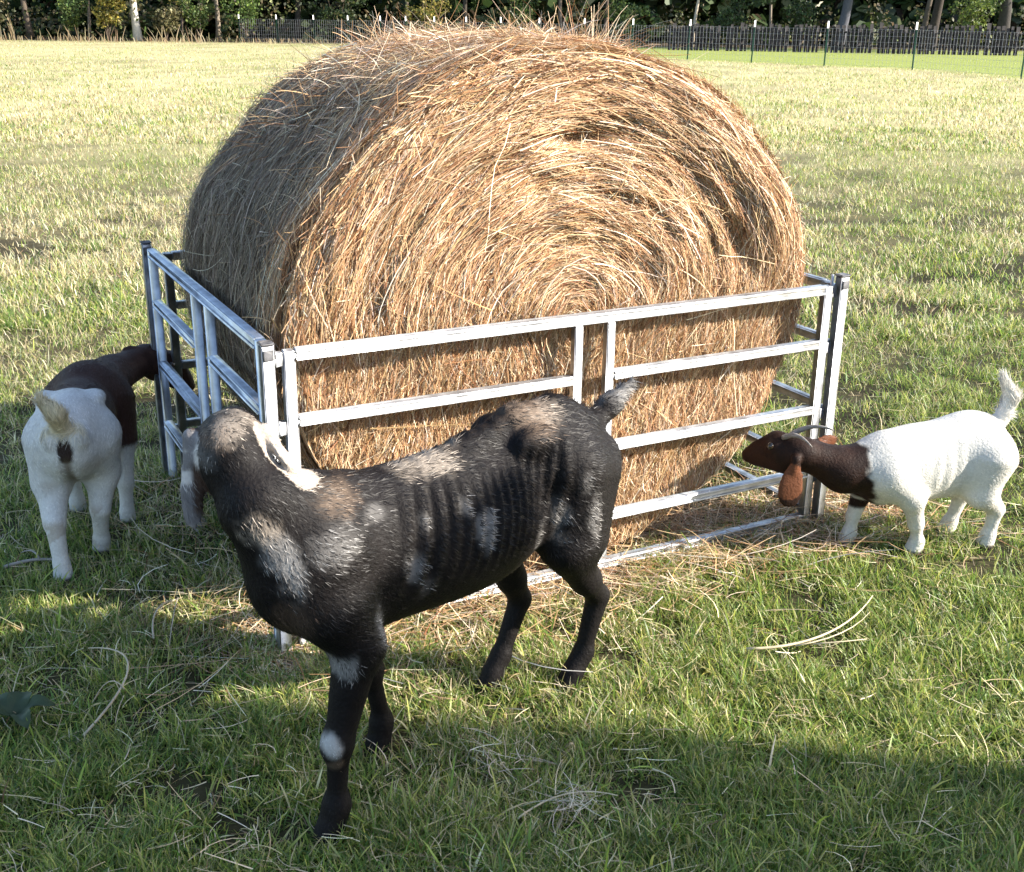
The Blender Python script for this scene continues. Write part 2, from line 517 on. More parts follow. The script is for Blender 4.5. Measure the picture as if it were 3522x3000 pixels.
# core: front face disc, side, back disc in one mesh
nt_ = 220
ths = np.linspace(0, 2 * math.pi, nt_, endpoint=False)
Rt = bale_R(ths)
rows = []; rowc = []
fr = np.concatenate([np.linspace(.02, .80, 60), np.linspace(.82, .999, 22)])
def side_pt(th, v, shrink=1.0):
    R = bale_R(th) * shrink
    wob = 1 + .035 * (noise(np.stack([np.cos(th) * 3, np.sin(th) * 3, v * 3], -1), 1.0, 41) - .5)
    R = R * wob
    z = CZ + R * np.sin(th)
    return np.stack([R * np.cos(th), v, np.maximum(z, .004)], -1)
for r in fr:
    x = Rt * r * np.cos(ths); z = CZ + Rt * r * np.sin(ths)
    rows.append(np.stack([x, face_y(x, z) + .012, np.maximum(z, .003)], -1)); rowc.append(np.tile([.11, .055, .018], (nt_, 1)))
for v in np.linspace(V0 + RIM + .01, V1 - .1, 40):
    sh = .985
    rows.append(side_pt(ths, np.full(nt_, v), sh)); rowc.append(np.tile([.12, .09, .06], (nt_, 1)))
for t in np.linspace(.05, 1, 10):
    rows.append(side_pt(ths, np.full(nt_, V1 - .1 + .1 * math.sin(t * 1.57)), .985 - .12 * (1 - math.cos(t * 1.57)))); rowc.append(np.tile([.12, .09, .06], (nt_, 1)))
for r in np.linspace(.8, .02, 16):
    rows.append(side_pt(ths, np.full(nt_, V1 + .01), r)); rowc.append(np.tile([.14, .09, .045], (nt_, 1)))
rv = np.concatenate(rows); rc = np.concatenate(rowc)
nr = len(rows); qa = []
j = np.arange(nt_); jn = (j + 1) % nt_
for i in range(nr - 1):
    qa.append(np.stack([i * nt_ + j, i * nt_ + jn, (i + 1) * nt_ + jn, (i + 1) * nt_ + j], -1))
rv = np.concatenate([rv, rv[:nt_].mean(0)[None], rv[-nt_:].mean(0)[None]]); rc = np.concatenate([rc, rc[:1], rc[-1:]])
tA = np.stack([np.full(nt_, nr * nt_), jn, j], -1); tB = np.stack([np.full(nt_, nr * nt_ + 1), (nr - 1) * nt_ + j, (nr - 1) * nt_ + jn], -1)
mesh_obj("packed_core", rv, [np.concatenate(qa), np.concatenate([tA, tB])], M_HAYCORE, bale, rc, True)

HAYCOL = [(.57, .38, .21), (.46, .275, .135), (.70, .535, .36), (.34, .165, .075), (.17, .072, .03), (.84, .73, .57)]
HAYW = [4, 4, 2.5, 2.5, 1.3, 1]
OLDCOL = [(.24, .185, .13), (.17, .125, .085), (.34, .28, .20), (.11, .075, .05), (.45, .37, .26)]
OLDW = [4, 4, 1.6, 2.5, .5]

def face_strands(N, S=6, lmin=.08, lmax=.34, offmax=.022, wid=(.0018, .0038), zlo=None):
    th = rng.uniform(0, 2 * math.pi, N); r = np.sqrt(rng.uniform(0, 1, N)) * .985
    R = bale_R(th); x = R * r * np.cos(th); z = CZ + R * r * np.sin(th)
    L = rng.uniform(lmin, lmax, N) * rng.uniform(.4, 1, N)
    up = smooth01(z, .66, .86)
    L = L * (.75 + .25 * up)
    jit = rng.normal(0, 1, N) * (.20 + .16 * (1 - up)) + (rng.uniform(0, 1, N) < .12) * rng.normal(0, .8, N)
    off0 = rng.uniform(-.004, offmax, N) * rng.uniform(0, 1, N)
    lift = rng.uniform(0, .02, N) * (rng.uniform(0, 1, N) < .35) + (1 - up) * rng.uniform(0, .02, N)
    sgn = np.where(rng.uniform(0, 1, N) < .5, 1, -1)
    lean = .35 * (noise(np.stack([x, z], -1), 3.5, 61) - .5) * 2
    P = np.zeros((N, S, 3))
    cx, cz = x.copy(), z.copy()
    for s in range(S):
        P[:, s, 0] = cx; P[:, s, 2] = np.maximum(cz, .01)
        P[:, s, 1] = face_y(cx, np.maximum(cz, .01)) - off0 - lift * (s / (S - 1)) ** 2
        tx = -(cz - CZ) / RZB; tz = cx / RX; n_ = np.sqrt(tx * tx + tz * tz) + 1e-6
        tx, tz = tx / n_, tz / n_
        vx = np.sin(lean); vz = np.sign(tz + 1e-9) * np.cos(lean)
        w = smooth01(cz, .58, .98)
        dx = tx * w + vx * (1 - w) * np.sign(tz + 1e-9); dz = tz * w + vz * (1 - w)
        dx, dz = dx * np.cos(jit) - dz * np.sin(jit), dx * np.sin(jit) + dz * np.cos(jit)
        n_ = np.sqrt(dx * dx + dz * dz) + 1e-6
        st = sgn * L / (S - 1)
        cx = cx + dx / n_ * st; cz = cz + dz / n_ * st
        # keep the strand on the bale
        t2 = np.arctan2(cz - CZ, cx); R2 = bale_R(t2) * .99; rr = np.sqrt(cx ** 2 + (cz - CZ) ** 2)
        k = np.minimum(1, R2 / np.maximum(rr, 1e-6)); cx = cx * k; cz = CZ + (cz - CZ) * k
    tang = norm(P[:, 1:] - P[:, :-1]); tang = np.concatenate([tang, tang[:, -1:]], 1)
    nrm = norm(np.stack([rng.normal(0, .45, N), -np.ones(N), rng.normal(.1, .45, N)], -1))[:, None]
    side = norm(np.cross(tang, np.broadcast_to(nrm, tang.shape)))
    W = rng.uniform(*wid, N)[:, None] * np.linspace(1, .6, S)[None]
    C = palette(N, HAYCOL, HAYW)
    return ribbons(P, W, side, C)

def rim_strands(N, S=5):
    th = rng.uniform(-.1, 3.3, N); p = side_pt(th, np.full(N, V0), .97); rad = np.stack([np.cos(th), 0 * th, np.sin(th)], -1); tg = np.stack([-np.sin(th), 0 * th, np.cos(th)], -1) * np.where(rng.uniform(0, 1, N) < .5, 1, -1)[:, None]
    ph = rng.uniform(0, 1.57, N)[:, None]; out = rad * np.sin(ph) - np.array([0, 1, 0]) * np.cos(ph)
    p = p + np.array([0, RIM, 0]) - rad * RIM + out * RIM
    ax = norm(tg + rng.normal(0, .30, (N, 3))); L = rng.uniform(.06, .20, N)
    f = np.linspace(-.5, .5, S)[None, :, None]
    P = p[:, None] + ax[:, None] * f * L[:, None, None] + out[:, None] * (rng.uniform(-.004, .014, N)[:, None, None]) - rad[:, None] * (f ** 2) * (L ** 2)[:, None, None] * .75
    side = norm(np.cross(ax, out + rng.normal(0, .3, (N, 3)))); W = rng.uniform(.0014, .003, N)[:, None] * np.linspace(1, .6, S)[None]
    return ribbons(P, W, side, palette(N, HAYCOL, HAYW))

def side_strands(N, S=6, lmin=.08, lmax=.30, offmax=.018, frizz=.25, th_range=(0, 2 * math.pi), fresh=None, wid=(.0018, .0036), lift_=.02):
    th = rng.uniform(*th_range, N); v = rng.uniform(V0 + RIM * .5, V1 - .05, N)
    L = rng.uniform(lmin, lmax, N)
    ang = rng.normal(0, frizz, N) + (rng.uniform(0, 1, N) < .18) * rng.normal(0, .9, N)
    sg = np.where(rng.uniform(0, 1, N) < .5, 1, -1)
    off0 = rng.uniform(-.003, offmax, N); lift = rng.uniform(0, lift_, N) * (rng.uniform(0, 1, N) < .4)
    curl = rng.normal(0, .5, N)
    P = np.zeros((N, S, 3)); cth = th.copy(); cv = v.copy()
    for s in range(S):
        f = s / (S - 1)
        vv = np.clip(cv, V0 + .02, V1)
        t = np.clip((V0 + RIM - vv) / RIM, 0, 1)
        sh = 1 - (RIM / .8) * (1 - np.sqrt(1 - t * t)) 
        p = side_pt(cth, vv, 1.0) * np.array([1, 1, 1])
        rad = np.stack([np.cos(cth), cth * 0, np.sin(cth)], -1)
        ctr = np.array([0, 0, CZ])
        d = p - ctr; d[:, 1] = 0
        p = np.stack([d[:, 0] * sh, vv, CZ + d[:, 2] * sh], -1)
        P[:, s] = p + rad * (off0 + lift * f * f)[:, None]
        a = ang + curl * f
        cth = cth + sg * np.cos(a) * L / (S - 1) / .8; cv = cv + sg * np.sin(a) * L / (S - 1)
    P[..., 2] = np.maximum(P[..., 2], .008)
    tang = norm(P[:, 1:] - P[:, :-1]); tang = np.concatenate([tang, tang[:, -1:]], 1)
    rad = norm(np.stack([np.cos(th), rng.normal(0, .4, N), np.sin(th)], -1) + rng.normal(0, .25, (N, 3)))[:, None]
    side = norm(np.cross(tang, np.broadcast_to(rad, tang.shape)))
    W = rng.uniform(*wid, N)[:, None] * np.linspace(1, .6, S)[None]
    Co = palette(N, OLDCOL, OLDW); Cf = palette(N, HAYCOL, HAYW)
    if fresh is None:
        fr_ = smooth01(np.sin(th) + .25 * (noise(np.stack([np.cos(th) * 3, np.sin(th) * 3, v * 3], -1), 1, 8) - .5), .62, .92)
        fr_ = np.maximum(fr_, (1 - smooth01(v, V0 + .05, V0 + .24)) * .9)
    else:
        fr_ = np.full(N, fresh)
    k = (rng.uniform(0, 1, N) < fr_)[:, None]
    return ribbons(P, W, side, np.where(k, Cf, Co))

def merge(parts):
    V = []; Q = []; C = []; n = 0
    for v, q, c in parts:
        V.append(v); Q.append(q + n); C.append(c); n += len(v)
    return np.concatenate(V), np.concatenate(Q), np.concatenate(C)

V, Q, C = merge([rim_strands(9000), face_strands(150000, wid=(.0013, .0028)), face_strands(5000, 7, .2, .45, .04, (.0018, .0034))])
mesh_obj("flat_end", V, Q, M_HAY, bale, C)
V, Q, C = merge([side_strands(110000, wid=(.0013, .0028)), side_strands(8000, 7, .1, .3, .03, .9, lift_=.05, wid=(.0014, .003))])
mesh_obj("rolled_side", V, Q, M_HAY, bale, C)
# frizzy loose stalks on the crown and along the rim
def loose_top(N, S=6):
    th = rng.normal(1.62, .42, N); v = rng.uniform(V0 + .1, V1 - .02, N)
    p0 = side_pt(th, v, 1.0)
    d = norm(np.stack([rng.normal(0, 1, N), rng.normal(0, .8, N), np.abs(rng.normal(.1, .35, N))], -1))
    L = rng.uniform(.03, .115, N); droop = rng.uniform(0, .9, N)
    cl = np.where(rng.uniform(0, 1, N) < .3, 1.6, 1.0)
    P = np.zeros((N, S, 3))
    for s in range(S):
        f = s / (S - 1)
        P[:, s] = p0 + d * (L * cl * f)[:, None] + np.stack([0 * f * L, 0 * L, -droop * L * f * f * .6], -1)
    tang = norm(P[:, -1] - P[:, 0]); side = norm(np.cross(tang, rng.normal(0, 1, (N, 3))))
    W = rng.uniform(.0012, .0026, N)[:, None] * np.linspace(1, .5, S)[None]
    return ribbons(P, W, side, palette(N, HAYCOL, [4, 3, 4, 1, .5, 2.5]))
def tuft(th0, v0, N, up=.6, spread=.5, lmax=.2):
    th = rng.normal(th0, .05, N); v = rng.normal(v0, .05, N); p0 = side_pt(th, v, 1.0)
    rad = np.stack([np.cos(th), 0 * th, np.sin(th)], -1)
    d = norm(rad * up + rng.normal(0, spread, (N, 3))); L = rng.uniform(.05, lmax, N)
    f = np.linspace(0, 1, 5)[None, :, None]
    P = p0[:, None] + d[:, None] * f * L[:, None, None]; P[..., 2] -= .25 * (f[..., 0] ** 2) * L[:, None]
    side = norm(np.cross(d, rng.normal(0, 1, (N, 3))))
    W = rng.uniform(.0013, .0026, N)[:, None] * np.linspace(1, .5, 5)[None]
    return ribbons(P, W, side, palette(N, HAYCOL, [4, 3, 4, 1, .5, 2]))
V, Q, C = merge([loose_top(5200), tuft(1.45, -.2, 110, 1, .7, .16), tuft(1.8, .35, 70, 1, .7, .18), tuft(1.15, .0, 90, 1, .7, .16), tuft(2.35, -.05, 90, .5, .6, .2), tuft(2.5, .15, 70, .4, .6, .18), tuft(1.3, -.35, 100, 1, .6, .25), tuft(.35, -.45, 80, .8, .6, .2), tuft(.2, -.4, 60, .8, .7, .2)])
mesh_obj("loose_stalks", V, Q, M_HAY, bale, C)

# loose hay pulled out on the ground around the feeder
def ground_hay(N):
    t = rng.uniform(0, 1, N)
    u = rng.uniform(-.10, FW + .5, N); v = rng.normal(0, .16, N) + .05
    k = rng.uniform(0, 1, N) < .05
    u = np.where(k, rng.normal(-.12, .15, N), u); v = np.where(k, rng.uniform(-.3, FD, N), v)
    xy = FEED_C + u[:, None] * FA + v[:, None] * FB
    return xy
def lying(xy, lmin, lmax, zlo, zhi, wid, cols, w, S=5):
    N = len(xy); a = rng.uniform(0, 2 * math.pi, N); L = rng.uniform(lmin, lmax, N); cv = rng.normal(0, .8, N); tilt = rng.normal(0, .18, N)
    z0 = ground_z(xy) + rng.uniform(zlo, zhi, N)
    P = np.zeros((N, S, 3)); x, y = xy[:, 0].copy(), xy[:, 1].copy()
    for s in range(S):
        f = s / (S - 1)
        P[:, s, 0] = x; P[:, s, 1] = y; P[:, s, 2] = np.maximum(z0 + tilt * L * f, .006)
        x = x + np.cos(a + cv * f) * L / (S - 1); y = y + np.sin(a + cv * f) * L / (S - 1)
    tang = norm(P[:, -1] - P[:, 0]); side = norm(np.cross(tang, np.stack([rng.normal(0, .4, N), rng.normal(0, .4, N), np.ones(N)], -1)))
    W = rng.uniform(*wid, N)[:, None] * np.linspace(1, .55, S)[None]
    return ribbons(P, W, side, palette(N, cols, w))
V, Q, C = lying(ground_hay(5200), .06, .28, .005, .05, (.0016, .0035), HAYCOL, [4, 3, 4, 1.5, 1, 2])
o = mesh_obj("loose_hay", V, Q, M_HAY, None, C)
tag(o, "loose hay stalks pulled out and scattered on the grass around the feeder", "hay", kind="stuff")

# ------------------------------------------------------------------ grass
def in_view(xy, margin):
    x, y = xy[:, 0], xy[:, 1]
    return np.abs(x) < .437 * (y + .35) + margin

def grass_patch(N, ymin, ymax, power, hmin, hmax, wid, S, margin, xmax, lie=.55):
    """blades scattered with a density falling off with distance"""
    t = rng.uniform(0, 1, N)
    a = 1 - power
    y = (ymin ** a + t * (ymax ** a - ymin ** a)) ** (1 / a) if abs(a) > 1e-6 else ymin * (ymax / ymin) ** t
    half = np.minimum(.437 * (y + .35) + margin, xmax)
    x = rng.uniform(-1, 1, N) * half
    xy = np.stack([x, y], -1)
    clump = fbm(xy, 7 / max(1, ymin / 3), 71, 3)
    hol = smooth01(fbm(xy * np.array([.7, 1.5]), 1.5, 81, 3), .60, .68) * smooth01(y, 3.0, 4.5)
    keep = rng.uniform(0, 1, N) < (1 - .75 * hol) * np.clip(.25 + 2.0 * (clump - .30), .06, 1)
    lm = lawn_mask(xy)
    xy = xy[keep]; clump = clump[keep]; y = y[keep]; lm = lm[keep]; N = len(xy)
    dry = field_dry(xy)
    h = rng.uniform(hmin, hmax, N) * (.55 + .9 * clump) * (1 - .7 * lm)
    # trodden shorter under the bale
    uv = (xy - FEED_C) @ np.stack([FA, FB], 1)
    inside = (uv[:, 0] > .1) & (uv[:, 0] < 1.65) & (uv[:, 1] > .1) & (uv[:, 1] < 1.3)
    xy = xy[~inside]; h = h[~inside]; dry = dry[~inside]; y = y[~inside]; clump = clump[~inside]; N = len(xy)
    az = rng.uniform(0, 2 * math.pi, N); lean = np.abs(rng.normal(lie, .35, N)); bend = rng.uniform(.2, 1.3, N)
    d = np.stack([np.cos(az), np.sin(az), 0 * az], -1)
    P = np.zeros((N, S, 3)); p = np.concatenate([xy, (ground_z(xy) - .004)[:, None]], -1)
    ang = lean.copy()
    for s in range(S):
        P[:, s] = p
        st = h / (S - 1)
        p = p + d * (np.sin(ang) * st)[:, None] + np.array([0, 0, 1.]) * (np.cos(ang) * st)[:, None]
        ang = ang + bend / (S - 1)
        p[:, 2] = np.maximum(p[:, 2], .003)
    sd = np.stack([-np.sin(az), np.cos(az), 0 * az], -1) + rng.normal(0, .3, (N, 3)); sd = norm(sd)
    prof = np.interp(np.linspace(0, 1, S), [0, .35, .8, 1], [.75, 1, .6, .12])
    W = rng.uniform(*wid, N)[:, None] * prof[None]
    green = palette(N, [(.15, .25, .045), (.25, .35, .06), (.08, .15, .025), (.44, .46, .10), (.36, .38, .14)], [4, 4, 2.2, 3.2, 1])
    straw = palette(N, [(.66, .55, .32), (.76, .69, .46), (.46, .35, .19), (.22, .14, .07), (.56, .52, .26)], [4, 4.5, 2, .9, 2])
    isdry = (rng.uniform(0, 1, N) < dry)[:, None]
    c = np.where(isdry, straw, green)
    cs = np.repeat(c[:, None], S, 1)
    tip = np.linspace(0, 1, S)[None, :, None] ** 3 * (rng.uniform(0, 1, (N, 1, 1)) < .3)
    cs = cs * (1 - tip) + np.array([.5, .42, .22]) * tip
    return ribbons(P, W, sd, cs)

V, Q, C = merge([grass_patch(430000, 1.55, 6.2, 1.3, .028, .066, (.002, .0038), 5, .45, 4.5),
                 grass_patch(16000, 1.55, 6, 1.2, .05, .11, (.004, .007), 5, .45, 4.5, .8)])
o = mesh_obj("grass", V, Q, M_GRASS, None, C)
tag(o, "short green and straw coloured grass around the goats and the feeder", "grass", kind="stuff")
V, Q, C = merge([grass_patch(250000, 6.0, 16, 1.6, .04, .09, (.004, .008), 4, 1.0, 30),
                 grass_patch(330000, 15.5, 74, 1.6, .045, .11, (.008, .02), 3, 2.0, 80)])
o = mesh_obj("dry_grass", V, Q, M_GRASS, None, C)
tag(o, "pale dry grass spreading across the open field to the fence and trees", "grass", kind="stuff")
# dead straw litter in the sward
N = 6500
y = 1.6 * (7.5 / 1.6) ** rng.uniform(0, 1, N); xy = np.stack([rng.uniform(-1, 1, N) * (.437 * (y + .35) + .4), y], -1)
V, Q, C = lying(xy, .03, .12, .012, .04, (.0014, .0032), [(.60, .50, .30), (.45, .36, .20), (.72, .64, .44), (.25, .17, .09)], [4, 3, 2, 1])
o = mesh_obj("dead_stalks", V, Q, M_HAY, None, C)
tag(o, "bleached dead grass stalks lying through the green grass", "dead grass", kind="stuff")

# ------------------------------------------------------------------ goats: bodies grown as one surface from rounded limbs
def cone(p0, r0, p1, r1, k=.03): return ('c', np.array(p0, float), r0, np.array(p1, float), r1, k)
def ell(c, r, k=.04, X=None, Z=None):
    if X is None: R = np.eye(3)
    else:
        X = np.array(X, float); X /= np.linalg.norm(X); Z = np.array(Z, float); Z = Z - X * (Z @ X); Z /= np.linalg.norm(Z)
        R = np.stack([X, np.cross(Z, X), Z], 1)
    return ('e', np.array(c, float), np.array(r, float), R, None, k)

def surface(prims, h, post=None):
    lo = np.full(3, 9.); hi = -lo
    for p in prims:
        if p[0] == 'c':
            for q, r in ((p[1], p[2]), (p[3], p[4])): lo = np.minimum(lo, q - r); hi = np.maximum(hi, q + r)
        else:
            e = np.abs(p[3]) @ p[2]; lo = np.minimum(lo, p[1] - e); hi = np.maximum(hi, p[1] + e)
    lo -= .03; hi += .03
    n = np.ceil((hi - lo) / h).astype(int) + 1
    ax = [lo[i] + h * np.arange(n[i]) for i in range(3)]
    F = np.full(n, 1.0, dtype=np.float32)
    for p in prims:
        k = p[-1]; mrg = 3 * k + .03
        if p[0] == 'c':
            a = np.minimum(p[1] - p[2], p[3] - p[4]); b = np.maximum(p[1] + p[2], p[3] + p[4])
        else:
            e = np.abs(p[3]) @ p[2]; a, b = p[1] - e, p[1] + e
        i0 = np.clip(np.floor((a - mrg - lo) / h).astype(int), 0, n - 1); i1 = np.clip(np.ceil((b + mrg - lo) / h).astype(int) + 1, 1, n)
        X, Y, Z = np.meshgrid(ax[0][i0[0]:i1[0]], ax[1][i0[1]:i1[1]], ax[2][i0[2]:i1[2]], indexing='ij')
        if p[0] == 'c':
            d = p[3] - p[1]; L2 = d @ d + 1e-12
            t = np.clip(((X - p[1][0]) * d[0] + (Y - p[1][1]) * d[1] + (Z - p[1][2]) * d[2]) / L2, 0, 1)
            D = np.sqrt((X - p[1][0] - t * d[0]) ** 2 + (Y - p[1][1] - t * d[1]) ** 2 + (Z - p[1][2] - t * d[2]) ** 2) - (p[2] + (p[4] - p[2]) * t)
        else:
            q = [X - p[1][0], Y - p[1][1], Z - p[1][2]]; R = p[3]; r = p[2]
            u = [q[0] * R[0, i] + q[1] * R[1, i] + q[2] * R[2, i] for i in range(3)]
            k0 = np.sqrt(sum((u[i] / r[i]) ** 2 for i in range(3))); k1 = np.sqrt(sum((u[i] / r[i] ** 2) ** 2 for i in range(3)))
            D = k0 * (k0 - 1) / (k1 + 1e-9)
        S = F[i0[0]:i1[0], i0[1]:i1[1], i0[2]:i1[2]]
        hh = np.clip(.5 + .5 * (S - D) / k, 0, 1)
        F[i0[0]:i1[0], i0[1]:i1[1], i0[2]:i1[2]] = S * (1 - hh) + D * hh - k * hh * (1 - hh)
    if post is not None:
        X, Y, Z = np.meshgrid(*ax, indexing='ij')
        near = np.abs(F) < .05
        F[near] += post(np.stack([X[near], Y[near], Z[near]], -1)).astype(np.float32)
    # naive surface nets
    s = F < 0
    c = [s[i:n[0] - 1 + i, j:n[1] - 1 + j, k:n[2] - 1 + k] for i in (0, 1) for j in (0, 1) for k in (0, 1)]
    cnt = sum(x.astype(np.int8) for x in c)
    act = (cnt > 0) & (cnt < 8)
    I = np.argwhere(act)
    vid = np.full(act.shape, -1, dtype=np.int64); vid[act] = np.arange(len(I))
    corner = np.array([(i, j, k) for i in (0, 1) for j in (0, 1) for k in (0, 1)])
    val = np.stack([F[I[:, 0] + o_[0], I[:, 1] + o_[1], I[:, 2] + o_[2]] for o_ in corner], 1)
    acc = np.zeros((len(I), 3)); num = np.zeros(len(I))
    for a in range(8):
        for b in range(a + 1, 8):
            if np.abs(corner[a] - corner[b]).sum() != 1: continue
            va, vb = val[:, a], val[:, b]; m = (va < 0) != (vb < 0)
            t = np.where(m, va / (va - vb + 1e-20), 0)
            acc += np.where(m[:, None], corner[a] + t[:, None] * (corner[b] - corner[a]), 0); num += m
    V = lo + h * (I + acc / num[:, None])
    quads = []
    for ax_ in range(3):
        o1, o2 = [q for q in range(3) if q != ax_]
        sl0 = [slice(None)] * 3; sl1 = [slice(None)] * 3
        sl0[ax_] = slice(0, n[ax_] - 1); sl1[ax_] = slice(1, n[ax_])
        ch = s[tuple(sl0)] != s[tuple(sl1)]
        E = np.argwhere(ch)
        E = E[(E[:, o1] > 0) & (E[:, o2] > 0) & (E[:, o1] < n[o1] - 1) & (E[:, o2] < n[o2] - 1)]
        def cell(d1, d2):
            e = E.copy(); e[:, o1] += d1; e[:, o2] += d2
            return vid[e[:, 0], e[:, 1], e[:, 2]]
        q = np.stack([cell(-1, -1), cell(0, -1), cell(0, 0), cell(-1, 0)], 1)
        inside = s[E[:, 0], E[:, 1], E[:, 2]]
        flip = inside if ax_ != 1 else ~inside
        q = np.where(flip[:, None], q, q[:, ::-1])
        quads.append(q)
    Q = np.concatenate(quads); Q = Q[(Q >= 0).all(1)]
    # one relaxing pass
    for _ in range(2):
        A = np.zeros_like(V); cn = np.zeros(len(V))
        for i in range(4):
            np.add.at(A, Q[:, i], V[Q[:, (i + 1) % 4]] + V[Q[:, (i - 1) % 4]]); np.add.at(cn, Q[:, i], 2)
        V = V * .5 + .5 * A / np.maximum(cn, 1)[:, None]
    return V, Q

def fur(V, Q, N, flow, colfn, lfn, wid, stand=.25, vary=(.7, 1.35)):
    a, b, c_ = V[Q[:, 0]], V[Q[:, 1]], V[Q[:, 2]]; d_ = V[Q[:, 3]]
    nr = np.cross(c_ - a, d_ - b); ar = np.linalg.norm(nr, axis=1) * .5; nr = nr / (2 * ar[:, None] + 1e-12)
    k = rng.choice(len(Q), N, p=ar / ar.sum()); s, t = rng.uniform(0, 1, (N, 1)), rng.uniform(0, 1, (N, 1))
    p = (a[k] * (1 - s) + b[k] * s) * (1 - t) + (d_[k] * (1 - s) + c_[k] * s) * t
    n = nr[k]
    f = flow(p) + rng.normal(0, .22, (N, 3)) + .5 * (np.stack([noise(p, 22, 5), noise(p, 22, 6), noise(p, 22, 7)], -1) - .5)
    f = norm(f - n * (f * n).sum(1, keepdims=True))
    L = lfn(p) * rng.uniform(.6, 1.3, N); st = stand * rng.uniform(.4, 1.4, N)
    S = 3
    P = np.zeros((N, S, 3))
    for i in range(S):
        u = i / (S - 1)
        P[:, i] = p - n * .001 + f * (L * u)[:, None] + n * (L * st * u * (1.3 - .6 * u))[:, None]
    P[..., 2] = np.maximum(P[..., 2], .004)
    side = norm(np.cross(f, n) + n * rng.normal(0, .3, (N, 1)))
    W = rng.uniform(*wid, N)[:, None] * np.array([1, .8, .15])[None]
    C = (colfn(p, True) if colfn.__code__.co_argcount > 1 else colfn(p)) * rng.uniform(*vary, (N, 1))
    return ribbons(P, W, side, np.minimum(C, .92))

def head_prims(HC, hd, hs, sc_, k=.012, roman=.012):
    hd = np.array(hd, float); hd /= np.linalg.norm(hd); hs = np.array(hs, float); hs = hs - hd * (hs @ hd); hs /= np.linalg.norm(hs)
    hu = np.cross(hd, hs); HC = np.array(HC, float); S = sc_
    P = lambda f, s, u: HC + S * (hd * f + hs * s + hu * u)
    pr = [ell(P(0, 0, 0), S * np.array([.085, .058, .066]), .03 * S, hd, hu),
          cone(P(.05, 0, .005), .05 * S, P(.15, 0, -.022), .033 * S, .03 * S),
          cone(P(.06, 0, .03 + roman), .028 * S, P(.13, 0, .0), .026 * S, .03 * S),
          cone(P(.01, 0, -.045), .036 * S, P(.135, 0, -.045), .02 * S, .02 * S),
          ell(P(.168, 0, -.028), S * np.array([.024, .03, .026]), .012 * S, hd, hu)]
    for s in (-1, 1):
        pr.append(ell(P(.045, s * .046, .026), S * np.array([.026, .016, .018]), .015 * S, hd, hu))
        pr.append(ell(P(.183, s * .014, -.018), S * np.array([.008, .007, .007]), .006 * S, hd, hu))
    return pr, P, hd, hs, hu

def ear_prims(root, tip, wdir, wide, thick=.007, k=.008):
    root = np.array(root, float); tip = np.array(tip, float); ax_ = tip - root; L = np.linalg.norm(ax_); ax_ = ax_ / L
    w = np.array(wdir, float); w = w - ax_ * (w @ ax_); w /= np.linalg.norm(w); nz = np.cross(ax_, w)
    return [cone(root, .016, root + ax_ * L * .25, .013, .012),
            ell(root + ax_ * L * .45, (L * .42, wide * .9, thick), k, ax_, nz),
            ell(root + ax_ * L * .66, (L * .34, wide, thick), k, ax_, nz)]

def make_goat(name, label, loc, fwd, prims, h, colfn, flow, nfur, lfn, wid, eyes=(), horns=(), post=None, stand=.16, under=1.0, vary=(.7, 1.35)):
    root = empty(name, loc, math.atan2(fwd[1], fwd[0]))
    tag(root, label, "goat")
    V, Q = surface(prims, h, post)
    V[:, 2] = np.maximum(V[:, 2], .0)
    body = mesh_obj("body", V, Q, M_COAT, root, colfn(V) * under, True)
    fv, fq, fc = fur(V, Q, nfur, flow, colfn, lfn, wid, stand, vary)
    mesh_obj("coat", fv, fq, M_FUR, root, fc)
    for e, r in eyes:
        me = MB(); th = np.linspace(0, math.pi, 9); 
        me.tube([np.array(e) + np.array([0, 0, r * math.cos(t)]) for t in th], [max(r * math.sin(t), 1e-4) for t in th], 12)
        me.build("eye", M_EYE, root, True)
    for pts, r0 in horns:
        m = MB(); pts = np.array(pts, float); n = len(pts)
        m.tube(pts, [r0 * (1 - .8 * (i / (n - 1)) ** 1.3) for i in range(n)], 10)
        m.build("horn", M_HORN, root, True)
    return root, V, Q

def bez(p0, p1, p2, n=10):
    t = np.linspace(0, 1, n)[:, None]
    return (1 - t) ** 2 * np.array(p0) + 2 * t * (1 - t) * np.array(p1) + t * t * np.array(p2)

